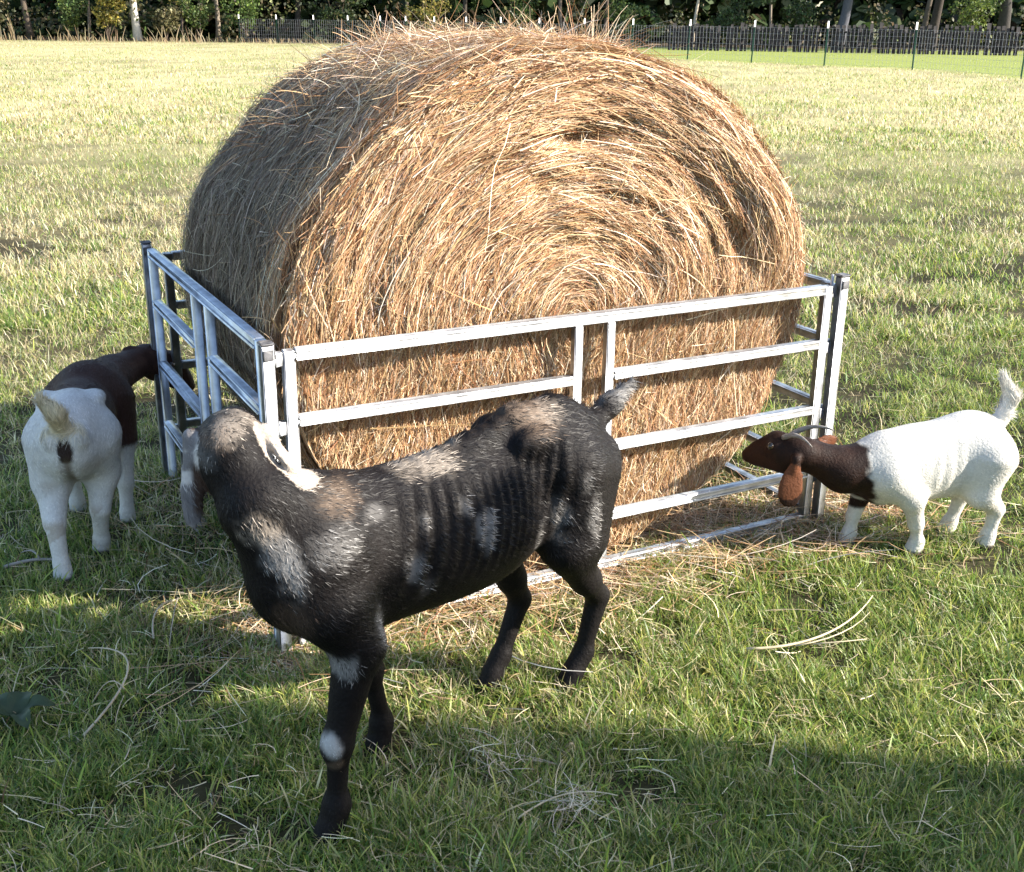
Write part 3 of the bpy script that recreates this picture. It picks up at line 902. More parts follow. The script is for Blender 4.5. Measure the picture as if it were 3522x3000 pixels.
# --- black Nubian-type doe in front of the feeder
def black_goat():
    SQ = lambda x: x * .955 if x < 0 else x
    pr = [ell((-.20, 0, .563), (.31, .116, .170), .05), ell((-.45, 0, .548), (.27, .124, .170), .06), ell((-.01, 0, .62), (.125, .092, .150), .05),
          ell((-.70, 0, .635), (.20, .10, .13), .05)]
    sp = [(.03, 0, .752), (-.10, 0, .718), (-.25, 0, .686), (-.45, 0, .716), (-.60, 0, .752), (-.74, 0, .742), (-.88, 0, .655)]
    for a, b in zip(sp[:-1], sp[1:]): pr.append(cone(a, .026, b, .026, .035))
    for s in (-1, 1):
        pr.append(ell((-.60, s * .07, .715), (.05, .028, .03), .03)); pr.append(ell((-.885, s * .05, .61), (.035, .03, .04), .03))
        pr.append(cone((-.83, s * .05, .58), .075, (-.80, s * .06, .43), .058, .04))
    # near hind
    pr += [cone((-.73, .06, .60), .095, (-.74, .078, .44), .075, .05), cone((-.70, .085, .43), .056, (-.80, .072, .31), .038, .03), cone((-.80, .072, .31), .036, (-.868, .06, .235), .027, .02),
           cone((-.868, .06, .24), .029, (-.825, .052, .09), .021, .012), cone((-.83, .052, .09), .028, (-.795, .048, .05), .027, .012), cone((-.79, .048, .04), .028, (-.775, .046, .012), .032, .01)]
    # far hind
    pr += [cone((-.70, -.06, .58), .095, (-.66, -.082, .43), .07, .05), cone((-.64, -.085, .42), .052, (-.70, -.088, .29), .037, .03), cone((-.70, -.088, .29), .035, (-.738, -.09, .215), .027, .02),
           cone((-.738, -.09, .22), .028, (-.668, -.09, .085), .021, .012), cone((-.668, -.09, .085), .028, (-.64, -.09, .05), .027, .012), cone((-.635, -.09, .04), .028, (-.62, -.09, .012), .031, .01)]
    # near fore
    pr += [ell((-.01, .07, .57), (.075, .05, .125), .04), cone((-.01, .075, .51), .062, (-.055, .085, .42), .052, .04), cone((-.055, .085, .42), .049, (.0, .08, .22), .029, .03),
           ell((.008, .08, .21), (.033, .032, .045), .02), cone((.003, .08, .20), .023, (.012, .08, .09), .021, .012), ell((.014, .08, .072), (.032, .031, .034), .015), cone((.022, .08, .05), .029, (.036, .08, .012), .034, .01)]
    # far fore
    pr += [ell((-.03, -.07, .57), (.075, .045, .12), .04), cone((-.04, -.07, .53), .062, (-.14, -.085, .42), .055, .04), cone((-.14, -.085, .42), .044, (-.225, -.09, .225), .027, .03),
           ell((-.23, -.09, .215), (.031, .03, .042), .02), cone((-.232, -.09, .2), .022, (-.258, -.09, .09), .020, .012), ell((-.258, -.09, .07), (.03, .029, .032), .015), cone((-.255, -.09, .05), .027, (-.245, -.09, .012), .031, .01)]
    # neck and head (turned back to its right, towards the bale)
    pr += [cone((-.01, 0, .64), .095, (.095, -.014, .75), .062, .05), cone((.095, -.014, .75), .062, (.105, -.065, .812), .052, .03), cone((.04, 0, .61), .07, (.105, -.01, .72), .052, .04)]
    hp, P, hd, hs, hu = head_prims((.088, -.098, .820), (-.59, -.81, -.45), (.81, -.59, .03), 1.2, roman=.016)
    pr += hp
    lr = P(-.035, .058, .022); rr = P(-.035, -.054, .026)
    lt = lr + np.array([.020, .012, -.185]); rt = rr + np.array([-.035, .055, -.085])
    pr += ear_prims(lr, lt, (-.7, .72, 0), .023)
    pr += ear_prims(rr, rt, (.65, .35, .5), .034)
    # tail
    pr += [cone((-.88, 0, .665), .030, (-.965, .0, .705), .027, .02), cone((-.965, .0, .705), .027, (-1.045, .0, .74), .014, .02)]
    def post(p):
        x, y, z = p[:, 0], p[:, 1], p[:, 2]
        m = smooth01(np.abs(y), .045, .09) * smooth01(z, .46, .54) * (1 - smooth01(z, .70, .745)) * smooth01(-x, .12, .2) * (1 - smooth01(-x, .60, .68))
        ph = (x + .25 * (z - .6) + .018 * (noise(p, 9, 77) - .5)) / (.046 - .010 * smooth01(-x, .2, .6))
        r = .0062 * np.cos(2 * math.pi * ph) * m * (.25 + 1.3 * noise(p, 11, 78))
        v = .004 * np.cos(2 * math.pi * x / .038) * np.exp(-(y / .02) ** 2) * smooth01(z, .67, .70) * smooth01(-x, .15, .25)
        hol = .016 * np.exp(-(((x + .62) / .07) ** 2 + ((z - .58) / .07) ** 2)) * smooth01(np.abs(y), .05, .09)
        return r + v + hol
    for i, q in enumerate(pr):
        q[1][0] = SQ(q[1][0])
        if q[0] == 'c': q[3][0] = SQ(q[3][0])
    patches = BLACK_PATCHES
    def near(p, a, b, r):
        t = np.clip(((p - a) @ (b - a)) / ((b - a) @ (b - a)), 0, 1)[:, None]
        return np.linalg.norm(p - a - t * (b - a), axis=1) < r
    def col(p, hairs=False):
        n = fbm(p, 28, 3, 3); c = np.array([.0055, .0043, .0042]) * (1 + 1.2 * (n[:, None] - .3))
        pick = rng.uniform(0, 1, len(p)) if hairs else None
        for (x, y, z, rx, rz, cc, a) in patches:
            d = np.sqrt(((p[:, 0] - x) / rx) ** 2 + ((p[:, 1] - y) / max(rx, .05)) ** 2 + ((p[:, 2] - z) / rz) ** 2) + 1.3 * (n - .5)
            m = (a * (1 - smooth01(d, .35, 1.25)))[:, None]
            if hairs: m = (pick[:, None] < m * .9) * .66
            else: m = m * .5
            c = c * (1 - m) + np.array(cc) * m
        e = near(p, lr + .12 * (lt - lr), lt, .036)[:, None] * (.75 + .5 * n[:, None]); lf = smooth01((p - lr) @ np.array([-.7, .72, .0]), -.006, .006)[:, None] * smooth01(p[:, 2], lt[2] + .02, lt[2] + .05)[:, None] * (1 - smooth01(p[:, 2], lr[2] - .06, lr[2] - .04))[:, None]
        c = np.where(e > 0, ((np.array([.17, .16, .16]) + np.array([.30, .28, .25]) * smooth01(n, .45, .62)[:, None]) * (1 - lf) + np.array([.045, .027, .02]) * lf) * e, c)
        e = near(p, rr + .1 * (rt - rr), rt, .036)[:, None] * (.8 + .4 * n[:, None]); c = np.where(e > 0, np.array([.40, .34, .28]) * e, c)
        hoof = (1 - smooth01(p[:, 2], .02, .035))[:, None]
        return c * (1 - hoof) + np.array([.012, .010, .009]) * hoof
    def flow(p):
        f = np.tile([-.9, 0, -.5], (len(p), 1)).astype(float)
        leg = (1 - smooth01(p[:, 2], .33, .45))[:, None]
        nk = smooth01(p[:, 0], .0, .08)[:, None]
        f = f * (1 - leg) + np.array([0, 0, -1.]) * leg
        return f * (1 - nk) + np.array([-.5, .1, -.8]) * nk
    def lfn(p): return np.where(p[:, 2] < .36, .008, .0175) * np.where((p[:, 2] > .70) & (p[:, 0] < -.1), 1.3, 1) * np.where(p[:, 2] > .80, .7, 1)
    eyes = [(P(.055, s * .050, .024), .010) for s in (-1, 1)]
    return make_goat("black_goat", "black goat with pale brindled patches standing before the feeder, its head turned away", (-.40, 2.07, 0), (-.695, -.719), pr, .0062, col, flow, 70000, lfn, (.0009, .0018), eyes, (), post)

GREY = (.42, .40, .38); TAN = (.26, .185, .13); CREAM = (.52, .44, .36); WHT = (.72, .70, .67); BRN = (.10, .065, .045)
BLACK_PATCHES = [
    (.131, .046, .708, .045, .035, CREAM, .85), (.105, .065, .655, .035, .05, GREY, .85), (.086, .08, .60, .03, .045, GREY, .8), (.011, .114, .661, .06, .05, GREY, .45),
    (-.376, .13, .579, .032, .05, GREY, .75), (-.174, .115, .563, .024, .035, GREY, .65), (-.111, .089, .687, .035, .02, GREY, .4), (-.221, .116, .64, .02, .025, GREY, .3), (-.331, .11, .637, .02, .025, GREY, .45),
    (-.21, .113, .504, .025, .03, GREY, .3), (-.085, .118, .465, .028, .05, GREY, .65), (.001, .11, .40, .025, .04, GREY, .8), (.034, .095, .23, .02, .026, WHT, 1.0), (.024, .10, .182, .013, .014, TAN, .6),
    (-.039, .068, .735, .075, .035, TAN, .65), (-.30, .03, .738, .085, .04, CREAM, .7), (-.60, .04, .755, .08, .05, TAN, .7), (-.66, .03, .75, .05, .03, CREAM, .45),
    (-.628, .10, .526, .02, .06, GREY, .4), (-.70, .15, .514, .02, .06, GREY, .45), (-.676, .144, .605, .02, .03, GREY, .35), (-.576, .095, .486, .02, .05, GREY, .4),
    (-.95, 0, .72, .07, .06, GREY, .6), (.082, .059, .517, .05, .06, BRN, .9),
    (.127, -.042, .89, .035, .03, CREAM, .7), (.154, -.066, .876, .03, .03, TAN, .6), (.17, -.08, .838, .025, .03, GREY, .35), (.06, -.08, .885, .05, .04, CREAM, .6)]

# --- white kid with brown head, right
def right_goat():
    pr = [ell((-.02, 0, .285), (.135, .092, .12), .05), ell((-.17, 0, .297), (.19, .102, .128), .06), ell((-.27, 0, .325), (.12, .092, .122), .05), ell((.045, 0, .27), (.065, .075, .10), .04)]
    pr += [cone((.04, .06, .28), .055, (-.04, .07, .20), .040, .03), cone((-.04, .07, .20), .037, (-.075, .058, .11), .024, .02), ell((-.076, .057, .108), (.024, .023, .03), .012), cone((-.078, .056, .10), .019, (-.09, .052, .045), .019, .012), cone((-.092, .05, .04), .025, (-.082, .05, .01), .029, .01)]
    pr += [cone((.04, -.06, .28), .055, (.05, -.065, .19), .035, .03), cone((.05, -.065, .19), .034, (.076, -.062, .10), .023, .02), cone((.077, -.06, .10), .02, (.083, -.06, .045), .019, .012), cone((.085, -.06, .04), .025, (.094, -.06, .01), .028, .01)]
    pr += [cone((-.30, .06, .31), .088, (-.28, .072, .20), .048, .04), cone((-.29, .075, .20), .043, (-.35, .065, .135), .027, .03), cone((-.352, .064, .135), .024, (-.345, .06, .05), .019, .012), cone((-.342, .06, .045), .026, (-.335, .06, .01), .029, .01)]
    pr += [cone((-.28, -.06, .31), .085, (-.24, -.07, .20), .046, .04), cone((-.23, -.07, .20), .04, (-.31, -.06, .135), .026, .03), cone((-.312, -.06, .135), .024, (-.285, -.06, .05), .019, .012), cone((-.283, -.06, .045), .026, (-.27, -.06, .01), .029, .01)]
    pr += [cone((.04, 0, .295), .085, (.16, -.005, .285), .064, .05), cone((.16, -.005, .285), .064, (.28, -.03, .335), .050, .04)]
    hp, P, hd, hs, hu = head_prims((.325, -.05, .338), (.60, -.79, -.12), (.78, .62, .08), .86, roman=.014)
    pr += hp
    lr = P(-.05, .06, -.005); rr = P(-.045, -.055, .02)
    pr += ear_prims(lr, lr + np.array([.025, .02, -.15]), (.9, -.2, .2), .038)
    pr += ear_prims(rr, rr + np.array([-.11, -.03, .0]), (.2, .2, 1), .026)
    pr += [cone((-.37, 0, .42), .026, (-.395, .0, .485), .024, .02), cone((-.395, 0, .485), .024, (-.355, .0, .545), .014, .015)]
    def col(p):
        n = fbm(p, 30, 9, 3)
        x, y, z = p[:, 0], p[:, 1], p[:, 2]
        c = np.tile([.80, .77, .70], (len(p), 1)) * (.93 + .14 * n[:, None])
        edge = .118 - .52 * (.29 - z) * (z < .29) + .05 * (n - .5)
        m = (smooth01(x, -.012, .012) if False else smooth01(x - edge, -.01, .012)) * smooth01(z, .165, .18)
        leg = smooth01(.022 - np.abs(z - .15), 0, .01) * (y < -.02) * (x > .03)
        m = np.maximum(m, leg)[:, None]
        dk = np.array([.022, .011, .008]); rd = np.array([.17, .062, .028])
        k = np.clip(smooth01(x, .34, .46) * .45 + .5 * (n - .4), 0, 1)[:, None]
        ear = (np.linalg.norm((p - (lr + np.array([.02, .006, -.07]))) / np.array([.05, .04, .06]), axis=1) < 1) | (np.linalg.norm((p - (rr + np.array([-.07, -.02, 0]))) / np.array([.06, .04, .03]), axis=1) < 1)
        b = dk * (1 - k) + rd * .55 * k
        b = np.where(ear[:, None], rd, b)
        c = c * (1 - m) + b * m
        hoof = (1 - smooth01(z, .012, .022))[:, None]
        return c * (1 - hoof) + np.array([.10, .08, .06]) * hoof
    def flow(p):
        f = np.tile([-.85, 0, -.55], (len(p), 1)).astype(float)
        leg = (1 - smooth01(p[:, 2], .15, .2))[:, None]; tl = (smooth01(p[:, 2], .43, .46) * smooth01(-p[:, 0], .32, .35))[:, None]
        f = f * (1 - leg) + np.array([0, 0, -1.]) * leg
        return f * (1 - tl) + np.array([.35, 0, 1.]) * tl
    def lfn(p): return np.where((p[:, 2] > .435) & (p[:, 0] < -.3), .034, np.where(p[:, 0] > .27, .006, np.where(p[:, 2] < .14, .007, .013)))
    horns = [(bez(P(.015, .028, .058), P(-.05, .05, .10), P(-.11, .062, .045)), .0095), (bez(P(.015, -.028, .058), P(-.06, -.05, .115), P(-.135, -.06, .085)), .0095)]
    eyes = [(P(.05, s * .06, .03), .012) for s in (-1, 1)]
    return make_goat("white_goat", "sunlit white kid goat with dark brown head and small horns, nosing at the hay", (1.19, 3.42, 0), (-.970, -.242), pr, .0055, col, flow, 60000, lfn, (.0010, .0020), eyes, horns, lambda p: .005 * (fbm(p, 9, 45, 2) - .5) + .0015 * np.cos(2 * math.pi * p[:, 0] / .04) * smooth01(np.abs(p[:, 1]), .05, .08) * smooth01(p[:, 2], .2, .26) * smooth01(-p[:, 0], .06, .1) * smooth01(p[:, 0], -.22, -.16), .10, .72, (.6, 1.15))

# --- white kid with brown forequarters, left, seen from behind
def left_goat():
    pr = [ell((.0, 0, .415), (.15, .100, .135), .05), ell((.18, 0, .392), (.24, .108, .128), .06), ell((.37, 0, .395), (.13, .100, .13), .05), ell((.44, -.01, .385), (.07, .08, .10), .04)]
    pr += [cone((.0, .056, .40), .084, (-.01, .068, .28), .058, .04), cone((-.01, .068, .28), .054, (-.085, .064, .175), .033, .03), cone((-.088, .063, .175), .029, (-.118, .054, .06), .023, .012), cone((-.118, .053, .055), .025, (-.128, .05, .01), .031, .01)]
    pr += [cone((.02, -.056, .40), .084, (.05, -.066, .28), .056, .04), cone((.05, -.066, .28), .05, (.015, -.055, .165), .031, .03), cone((.013, -.054, .165), .028, (.045, -.044, .06), .022, .012), cone((.046, -.043, .055), .027, (.055, -.04, .01), .030, .01)]
    pr += [cone((.36, -.08, .40), .075, (.31, -.105, .29), .048, .04), cone((.31, -.105, .29), .040, (.275, -.105, .15), .026, .02), ell((.274, -.105, .145), (.027, .026, .034), .015), cone((.273, -.105, .14), .022, (.26, -.102, .05), .021, .012), cone((.26, -.102, .05), .023, (.268, -.102, .01), .027, .01)]
    pr += [cone((.38, .07, .40), .075, (.36, .085, .28), .048, .04), cone((.36, .085, .28), .042, (.38, .075, .15), .029, .02), cone((.38, .075, .14), .025, (.385, .07, .05), .024, .012), cone((.385, .07, .05), .026, (.393, .07, .01), .03, .01)]
    pr += [ell((.06, .075, .515), (.04, .025, .02), .03), ell((.06, -.075, .515), (.04, .025, .02), .03), ell((-.12, .04, .45), (.03, .022, .03), .025), ell((-.12, -.04, .45), (.03, .022, .03), .025)]
    pr += [cone((.38, -.02, .43), .095, (.55, -.06, .43), .064, .05), cone((.55, -.06, .43), .064, (.69, -.16, .445), .052, .04)]
    hp, P, hd, hs, hu = head_prims((.715, -.20, .428), (.10, -.80, -.55), (.99, .09, 0), .86, roman=.014)
    pr += hp
    lr = P(-.03, .055, .03); rr = P(-.035, -.05, .03)
    pr += ear_prims(rr, rr + np.array([-.02, .10, .030]), (.35, 0, .8), .020)
    pr += ear_prims(lr, lr + np.array([.05, .06, -.1]), (.2, .9, .2), .03)
    pr += [cone((-.12, 0, .465), .028, (-.165, .008, .53), .024, .02), cone((-.165, .008, .53), .024, (-.145, .05, .575), .013, .015)]
    def col(p):
        n = fbm(p, 26, 19, 3); x, y, z = p[:, 0], p[:, 1], p[:, 2]
        c = np.tile([.72, .71, .68], (len(p), 1)) * (.9 + .2 * n[:, None])
        edge = .105 - .045 * smooth01(-y, .0, .1) + .10 * (.53 - z) * (z < .53) + .03 * (n - .5)
        m = smooth01(x - edge, -.012, .012) * smooth01(z, .265, .285)
        dk = np.array([.050, .023, .016]) * (.7 + .7 * n[:, None])
        c = c * (1 - m[:, None]) + dk * m[:, None]
        d = np.sqrt(((x + .145) / .05) ** 2 + (y / .024) ** 2 + ((z - .415) / .045) ** 2)
        k = (1 - smooth01(d, .75, 1.1))[:, None]; c = c * (1 - k) + np.array([.035, .022, .018]) * k
        k2 = (np.exp(-(y / .014) ** 2) * (1 - smooth01(z, .38, .41)) * smooth01(z, .25, .30) * (x < .0))[:, None] * .75; c = c * (1 - k2) + np.array([.16, .12, .09]) * k2
        st = (smooth01(fbm(p, 14, 91, 2), .55, .72) * (1 - smooth01(z, .30, .45)) * (x < .2))[:, None] * .4; c = c * (1 - st) + np.array([.36, .29, .20]) * st
        t = (smooth01(z, .455, .48) * smooth01(-x, .10, .13))[:, None]; c = c * (1 - t) + np.array([.68, .58, .38]) * (.85 + .3 * n[:, None]) * t
        e = (np.linalg.norm((p - (rr + np.array([-.004, .03, .010]))) / np.array([.018, .022, .012]), axis=1) < 1)[:, None]
        c = np.where(e, np.array([.45, .42, .40]), c)
        hk = ((1 - smooth01(np.abs(z - .15), .02, .05)) * (x < .1) * (n > .55))[:, None] * .5; c = c * (1 - hk) + np.array([.35, .27, .19]) * hk
        hoof = (1 - smooth01(z, .014, .026))[:, None]
        return c * (1 - hoof) + np.array([.04, .033, .03]) * hoof
    def flow(p):
        f = np.tile([-.5, 0, -.8], (len(p), 1)).astype(float)
        tl = (smooth01(p[:, 2], .46, .5) * smooth01(-p[:, 0], .10, .14))[:, None]
        return f * (1 - tl) + np.array([-.1, .25, 1.]) * tl
    def lfn(p): return np.where((p[:, 2] > .46) & (p[:, 0] < -.1), .034, np.where(p[:, 0] > .55, .006, np.where(p[:, 2] < .2, .009, .015)))
    eyes = [(P(.05, s * .06, .03), .012) for s in (-1, 1)]
    def post(p):
        x, y, z = p[:, 0], p[:, 1], p[:, 2]
        return .012 * np.exp(-(y / .016) ** 2) * (1 - smooth01(z, .37, .40)) * smooth01(-x, -.02, .06) + .004 * (fbm(p, 12, 44, 2) - .5)
    return make_goat("white_goat", "white kid goat with brown shoulders standing in the shade, seen from behind", (-1.31, 3.27, 0), (-.22, .975), pr, .0058, col, flow, 60000, lfn, (.0010, .0020), eyes, (), post, .12, .75, (.6, 1.15))

GOATS = [black_goat(), right_goat(), left_goat()]

# ------------------------------------------------------------------ small things on the grass
def stalk(name, label, cat, pts, r, mat_col, twigs=()):
    mb = MB(); pts = np.array(pts, float); pts[:, 2] += ground_z(pts[:, :2])
    mb.tube(pts, np.linspace(r, r * .45, len(pts)), 6)
    for a, b, c_ in twigs:
        mb.tube(bez(a, b, c_, 7) + np.array([0, 0, 0.0]), np.linspace(r * .6, r * .25, 7), 5)
    V = np.concatenate(mb.v)
    c = np.tile(mat_col, (len(V), 1)) * (.7 + .6 * noise(V, 60, 3)[:, None])
    o = mb.build(name, M_HAY, None, True, c); tag(o, label, cat)
    return o
STR = (.62, .52, .34)
stalk("straw_stalk", "long bent straw stalk lying on the sunlit grass in the right foreground", "straw", bez((.62, 2.70, .045), (.86, 2.70, .05), (1.03, 2.98, .06), 14), .0042, STR, [((.75, 2.71, .05), (.9, 2.74, .06), (1.0, 2.90, .05)), ((.80, 2.72, .05), (.88, 2.70, .07), (.95, 2.75, .05))])
stalk("straw_stalk", "curved dead stem arching over the shaded grass by the broad leaves at left", "straw", bez((-.98, 2.30, .03), (-.86, 2.60, .10), (-1.09, 2.66, .05), 14), .0035, (.5, .42, .3), [((-.93, 2.45, .06), (-.98, 2.5, .09), (-1.0, 2.42, .04))])
stalk("straw_stalk", "thin kinked straw stem in the shade between the left goat and the near corner post", "straw", np.concatenate([bez((-.95, 2.75, .03), (-.99, 2.85, .08), (-.94, 2.93, .05), 8), bez((-.935, 2.94, .05), (-.92, 2.85, .07), (-.90, 2.72, .03), 6)]), .003, (.5, .43, .32))
stalk("stick", "grey stick lying behind the left goat's near hind hoof", "stick", bez((-1.52, 3.16, .03), (-1.42, 3.22, .05), (-1.32, 3.17, .04), 12), .006, (.30, .27, .24), [((-1.42, 3.19, .045), (-1.46, 3.25, .06), (-1.50, 3.24, .04))])
stalk("straw_stalk", "pale forked straw stem in the shade below the black goat's front hooves", "straw", bez((.02, 2.02, .03), (.12, 2.12, .05), (.23, 2.06, .06), 12), .0026, STR, [((.10, 2.08, .045), (.10, 2.14, .07), (.12, 2.2, .05))])
def hay_tuft(label, x, y, n, sp):
    xy = np.stack([rng.normal(x, sp, n), rng.normal(y, sp, n)], -1)
    V, Q, C = lying(xy, .03, .11, .03, .06, (.0012, .0024), [(.55, .47, .36), (.66, .58, .45), (.4, .32, .22)], [3, 2, 1])
    o = mesh_obj("dead_grass_tuft", V, Q, M_HAY, None, C); tag(o, label, "dead grass")
hay_tuft("small pale tuft of dead grass in the shade right of the black goat's front hooves", .14, 2.06, 60, .022)
hay_tuft("wispy loop of dead grass on the shaded grass below the black goat's belly", -.05, 2.22, 45, .035)

def broadleaf():
    root = empty("broadleaf_weed", (-1.16, 2.36, 0)); tag(root, "low weed with broad grey-green leaves at the left edge of the grass", "weed")
    for i, (a, L, w) in enumerate(((.3, .09, .025), (1.6, .08, .028), (2.6, .09, .025), (3.9, .075, .025), (5.4, .09, .022))):
        n = 9; t = np.linspace(0, 1, n); s = np.array([-1, -.5, 0, .5, 1])
        wd = w * np.sin(np.pi * np.clip(t * .93 + .05, 0, 1)) ** .7
        d = np.array([math.cos(a), math.sin(a)]); e = np.array([-d[1], d[0]])
        V = []
        for k in range(n):
            for q in s:
                V.append((*(d * L * t[k] + e * wd[k] * q), .035 + .03 * math.sin(t[k] * 2.6) + .008 * abs(q) + .004 * math.sin(9 * t[k] + 3 * q)))
        f = [(k * 5 + m_, k * 5 + m_ + 1, k * 5 + m_ + 6, k * 5 + m_ + 5) for k in range(n - 1) for m_ in range(4)]
        V = np.array(V); c = np.tile([.05, .075, .035], (len(V), 1)) * (.8 + .5 * noise(V, 40, i)[:, None])
        mesh_obj("leaf", V, np.array(f), M_LEAF, root, c, True)
    mb = MB()
    mb.tube([(0, 0, 0), (0.003, 0.002, .04)], .004, 6); mb.build("stem", M_BARK, root, True, np.tile([.1, .12, .06], (14, 1)))
broadleaf()

# ------------------------------------------------------------------ wire fence with T-posts
def wire_fence():
    root = empty("wire_fence", (0, 0, 0)); tag(root, "woven wire field fence on green steel posts with white tips", "fence")
    PH = 1.55
    wires = MB()
    pts = FENCE_XY
    zs = [.08, .28, .48, .68, .88, 1.08, 1.30]
    for i in range(len(pts) - 1):
        a, b = pts[i], pts[i + 1]; L = np.linalg.norm(b - a); d = (b - a) / L
        for z in zs:
            wires.tube([(a[0], a[1], z), ((a[0] + b[0]) / 2, (a[1] + b[1]) / 2, z - .012), (b[0], b[1], z)], .0028, 4, False)
        n = int(L / .16)
        for k in range(n):
            p = a + d * (k + .5) * L / n
            wires.tube([(p[0], p[1], zs[0]), (p[0], p[1], zs[-1])], .0038, 4, False)
    wires.build("wire_mesh", M_WIRE, root)
    for i, p in enumerate(pts):
        lean = rng.normal(0, .02)
        mb = MB(); M = np.eye(4); M[:3, 3] = (p[0], p[1] - .03, 0); M[0, 2] = lean + (.02 if i > 11 else 0)
        mb.box((-.026, -.005, -.15), (.026, .005, PH - .24), .001, M); mb.box((-.005, .0055, -.15), (.005, .035, PH - .24), .001, M)
        po = mb.build("t_post", M_POST, root)
        mb = MB(); mb.box((-.030, -.006, PH - .2395), (.030, .006, PH), .001, M); mb.box((-.006, .0065, -.2395 + PH), (.006, .036, PH), .001, M)
        mb.build("white_tip", M_POSTTIP, po)
wire_fence()

def plank_fence():
    root = empty("plank_fence", (0, 0, 0)); tag(root, "dark weathered plank fence behind the mown strip on the right", "fence")
    x0, x1, y0, y1 = 8.0, 40.0, 65.0, 58.0
    mb = MB(); x = x0; k = 0
    while x < x1:
        w = rng.uniform(.10, .22); t = (x - x0) / (x1 - x0); y = y0 + (y1 - y0) * t
        h = 1.25 + .3 * t + rng.normal(0, .06)
        if rng.uniform() > .06:
            mb.box((x, y - .012 + rng.normal(0, .004), -.05), (x + w, y + .012, h), .003)
        x += w + rng.uniform(.015, .10)
    mb.build("plank", M_PLANK, root)["kind"] = "stuff"
    r = MB()
    for z in (.35, 1.0):
        r.tube([(x0, y0 + .06, z), (x1, y1 + .06, z)], .05, 4)
    r.build("rail", M_PLANK, root)
plank_fence()

# ------------------------------------------------------------------ trees and undergrowth
def leaf_cloud(centers, radii, n, size, cols, w, flat=.8):
    k = rng.choice(len(centers), n, p=radii ** 2 / (radii ** 2).sum())
    d = norm(rng.normal(0, 1, (n, 3))) * (rng.uniform(.25, 1, (n, 1)) ** .6); d[:, 2] *= flat
    p = centers[k] + d * radii[k][:, None]
    p[:, 2] = np.maximum(p[:, 2], .1)
    a = norm(rng.normal(0, 1, (n, 3))); b = norm(np.cross(a, rng.normal(0, 1, (n, 3))))
    s = rng.uniform(*size, n)
    P = np.stack([p - a * s[:, None] * .6, p, p + a * s[:, None] * .6 + b * 0], 1)
    W = s[:, None] * np.array([.25, .9, .15])[None]
    return ribbons(P, W, b, palette(n, cols, w))

DKG = [(.035, .06, .018), (.05, .085, .025), (.025, .04, .014)]
def tree(x, y, h, tr, lean, bark, leafcols, label, crown=(2.2, 3.2), n=2600, lowest=2.4, group=None):
    root = empty("tree", (x, y, 0)); tag(root, label, "tree", group)
    mb = MB(); m = 9
    zz = np.linspace(-.1, h * .8, m)
    pts = np.stack([lean * zz + .12 * np.sin(zz * .8 + x), .1 * np.cos(zz * .7 + x), zz], -1)
    mb.tube(pts, tr * np.interp(np.linspace(0, 1, m), [0, .06, 1], [1.25, 1, .3]), 10)
    cs = []; rs = []
    for i in range(7):
        z0 = rng.uniform(lowest, h * .75); b0 = np.array([np.interp(z0, zz, pts[:, 0]), np.interp(z0, zz, pts[:, 1]), z0])
        a = rng.uniform(0, 6.28); L = rng.uniform(1.0, crown[0])
        e = b0 + np.array([math.cos(a) * L, math.sin(a) * L, rng.uniform(.3, 1.2)])
        mb.tube(bez(b0, (b0 + e) / 2 + np.array([0, 0, -.15]), e, 6), np.linspace(tr * .35, tr * .08, 6), 6)
        for f in (.6, 1):
            cs.append(b0 + (e - b0) * f + rng.normal(0, .25, 3)); rs.append(rng.uniform(.5, 1.1))
    for i in range(6):
        cs.append(np.array([lean * h + rng.normal(0, crown[0] * .4), rng.normal(0, crown[0] * .4), rng.uniform(h * .6, h)])); rs.append(rng.uniform(.8, 1.5))
    V = np.concatenate(mb.v); c = np.tile(bark, (len(V), 1)) * (.55 + .9 * fbm(V, 3, 7, 3)[:, None])
    mb.build("trunk", M_BARK, root, True, c)
    v, q, c = leaf_cloud(np.array(cs), np.array(rs), n, (.10, .24), leafcols, None if False else np.ones(len(leafcols)))
    mesh_obj("crown", v, q, M_LEAF, root, c)

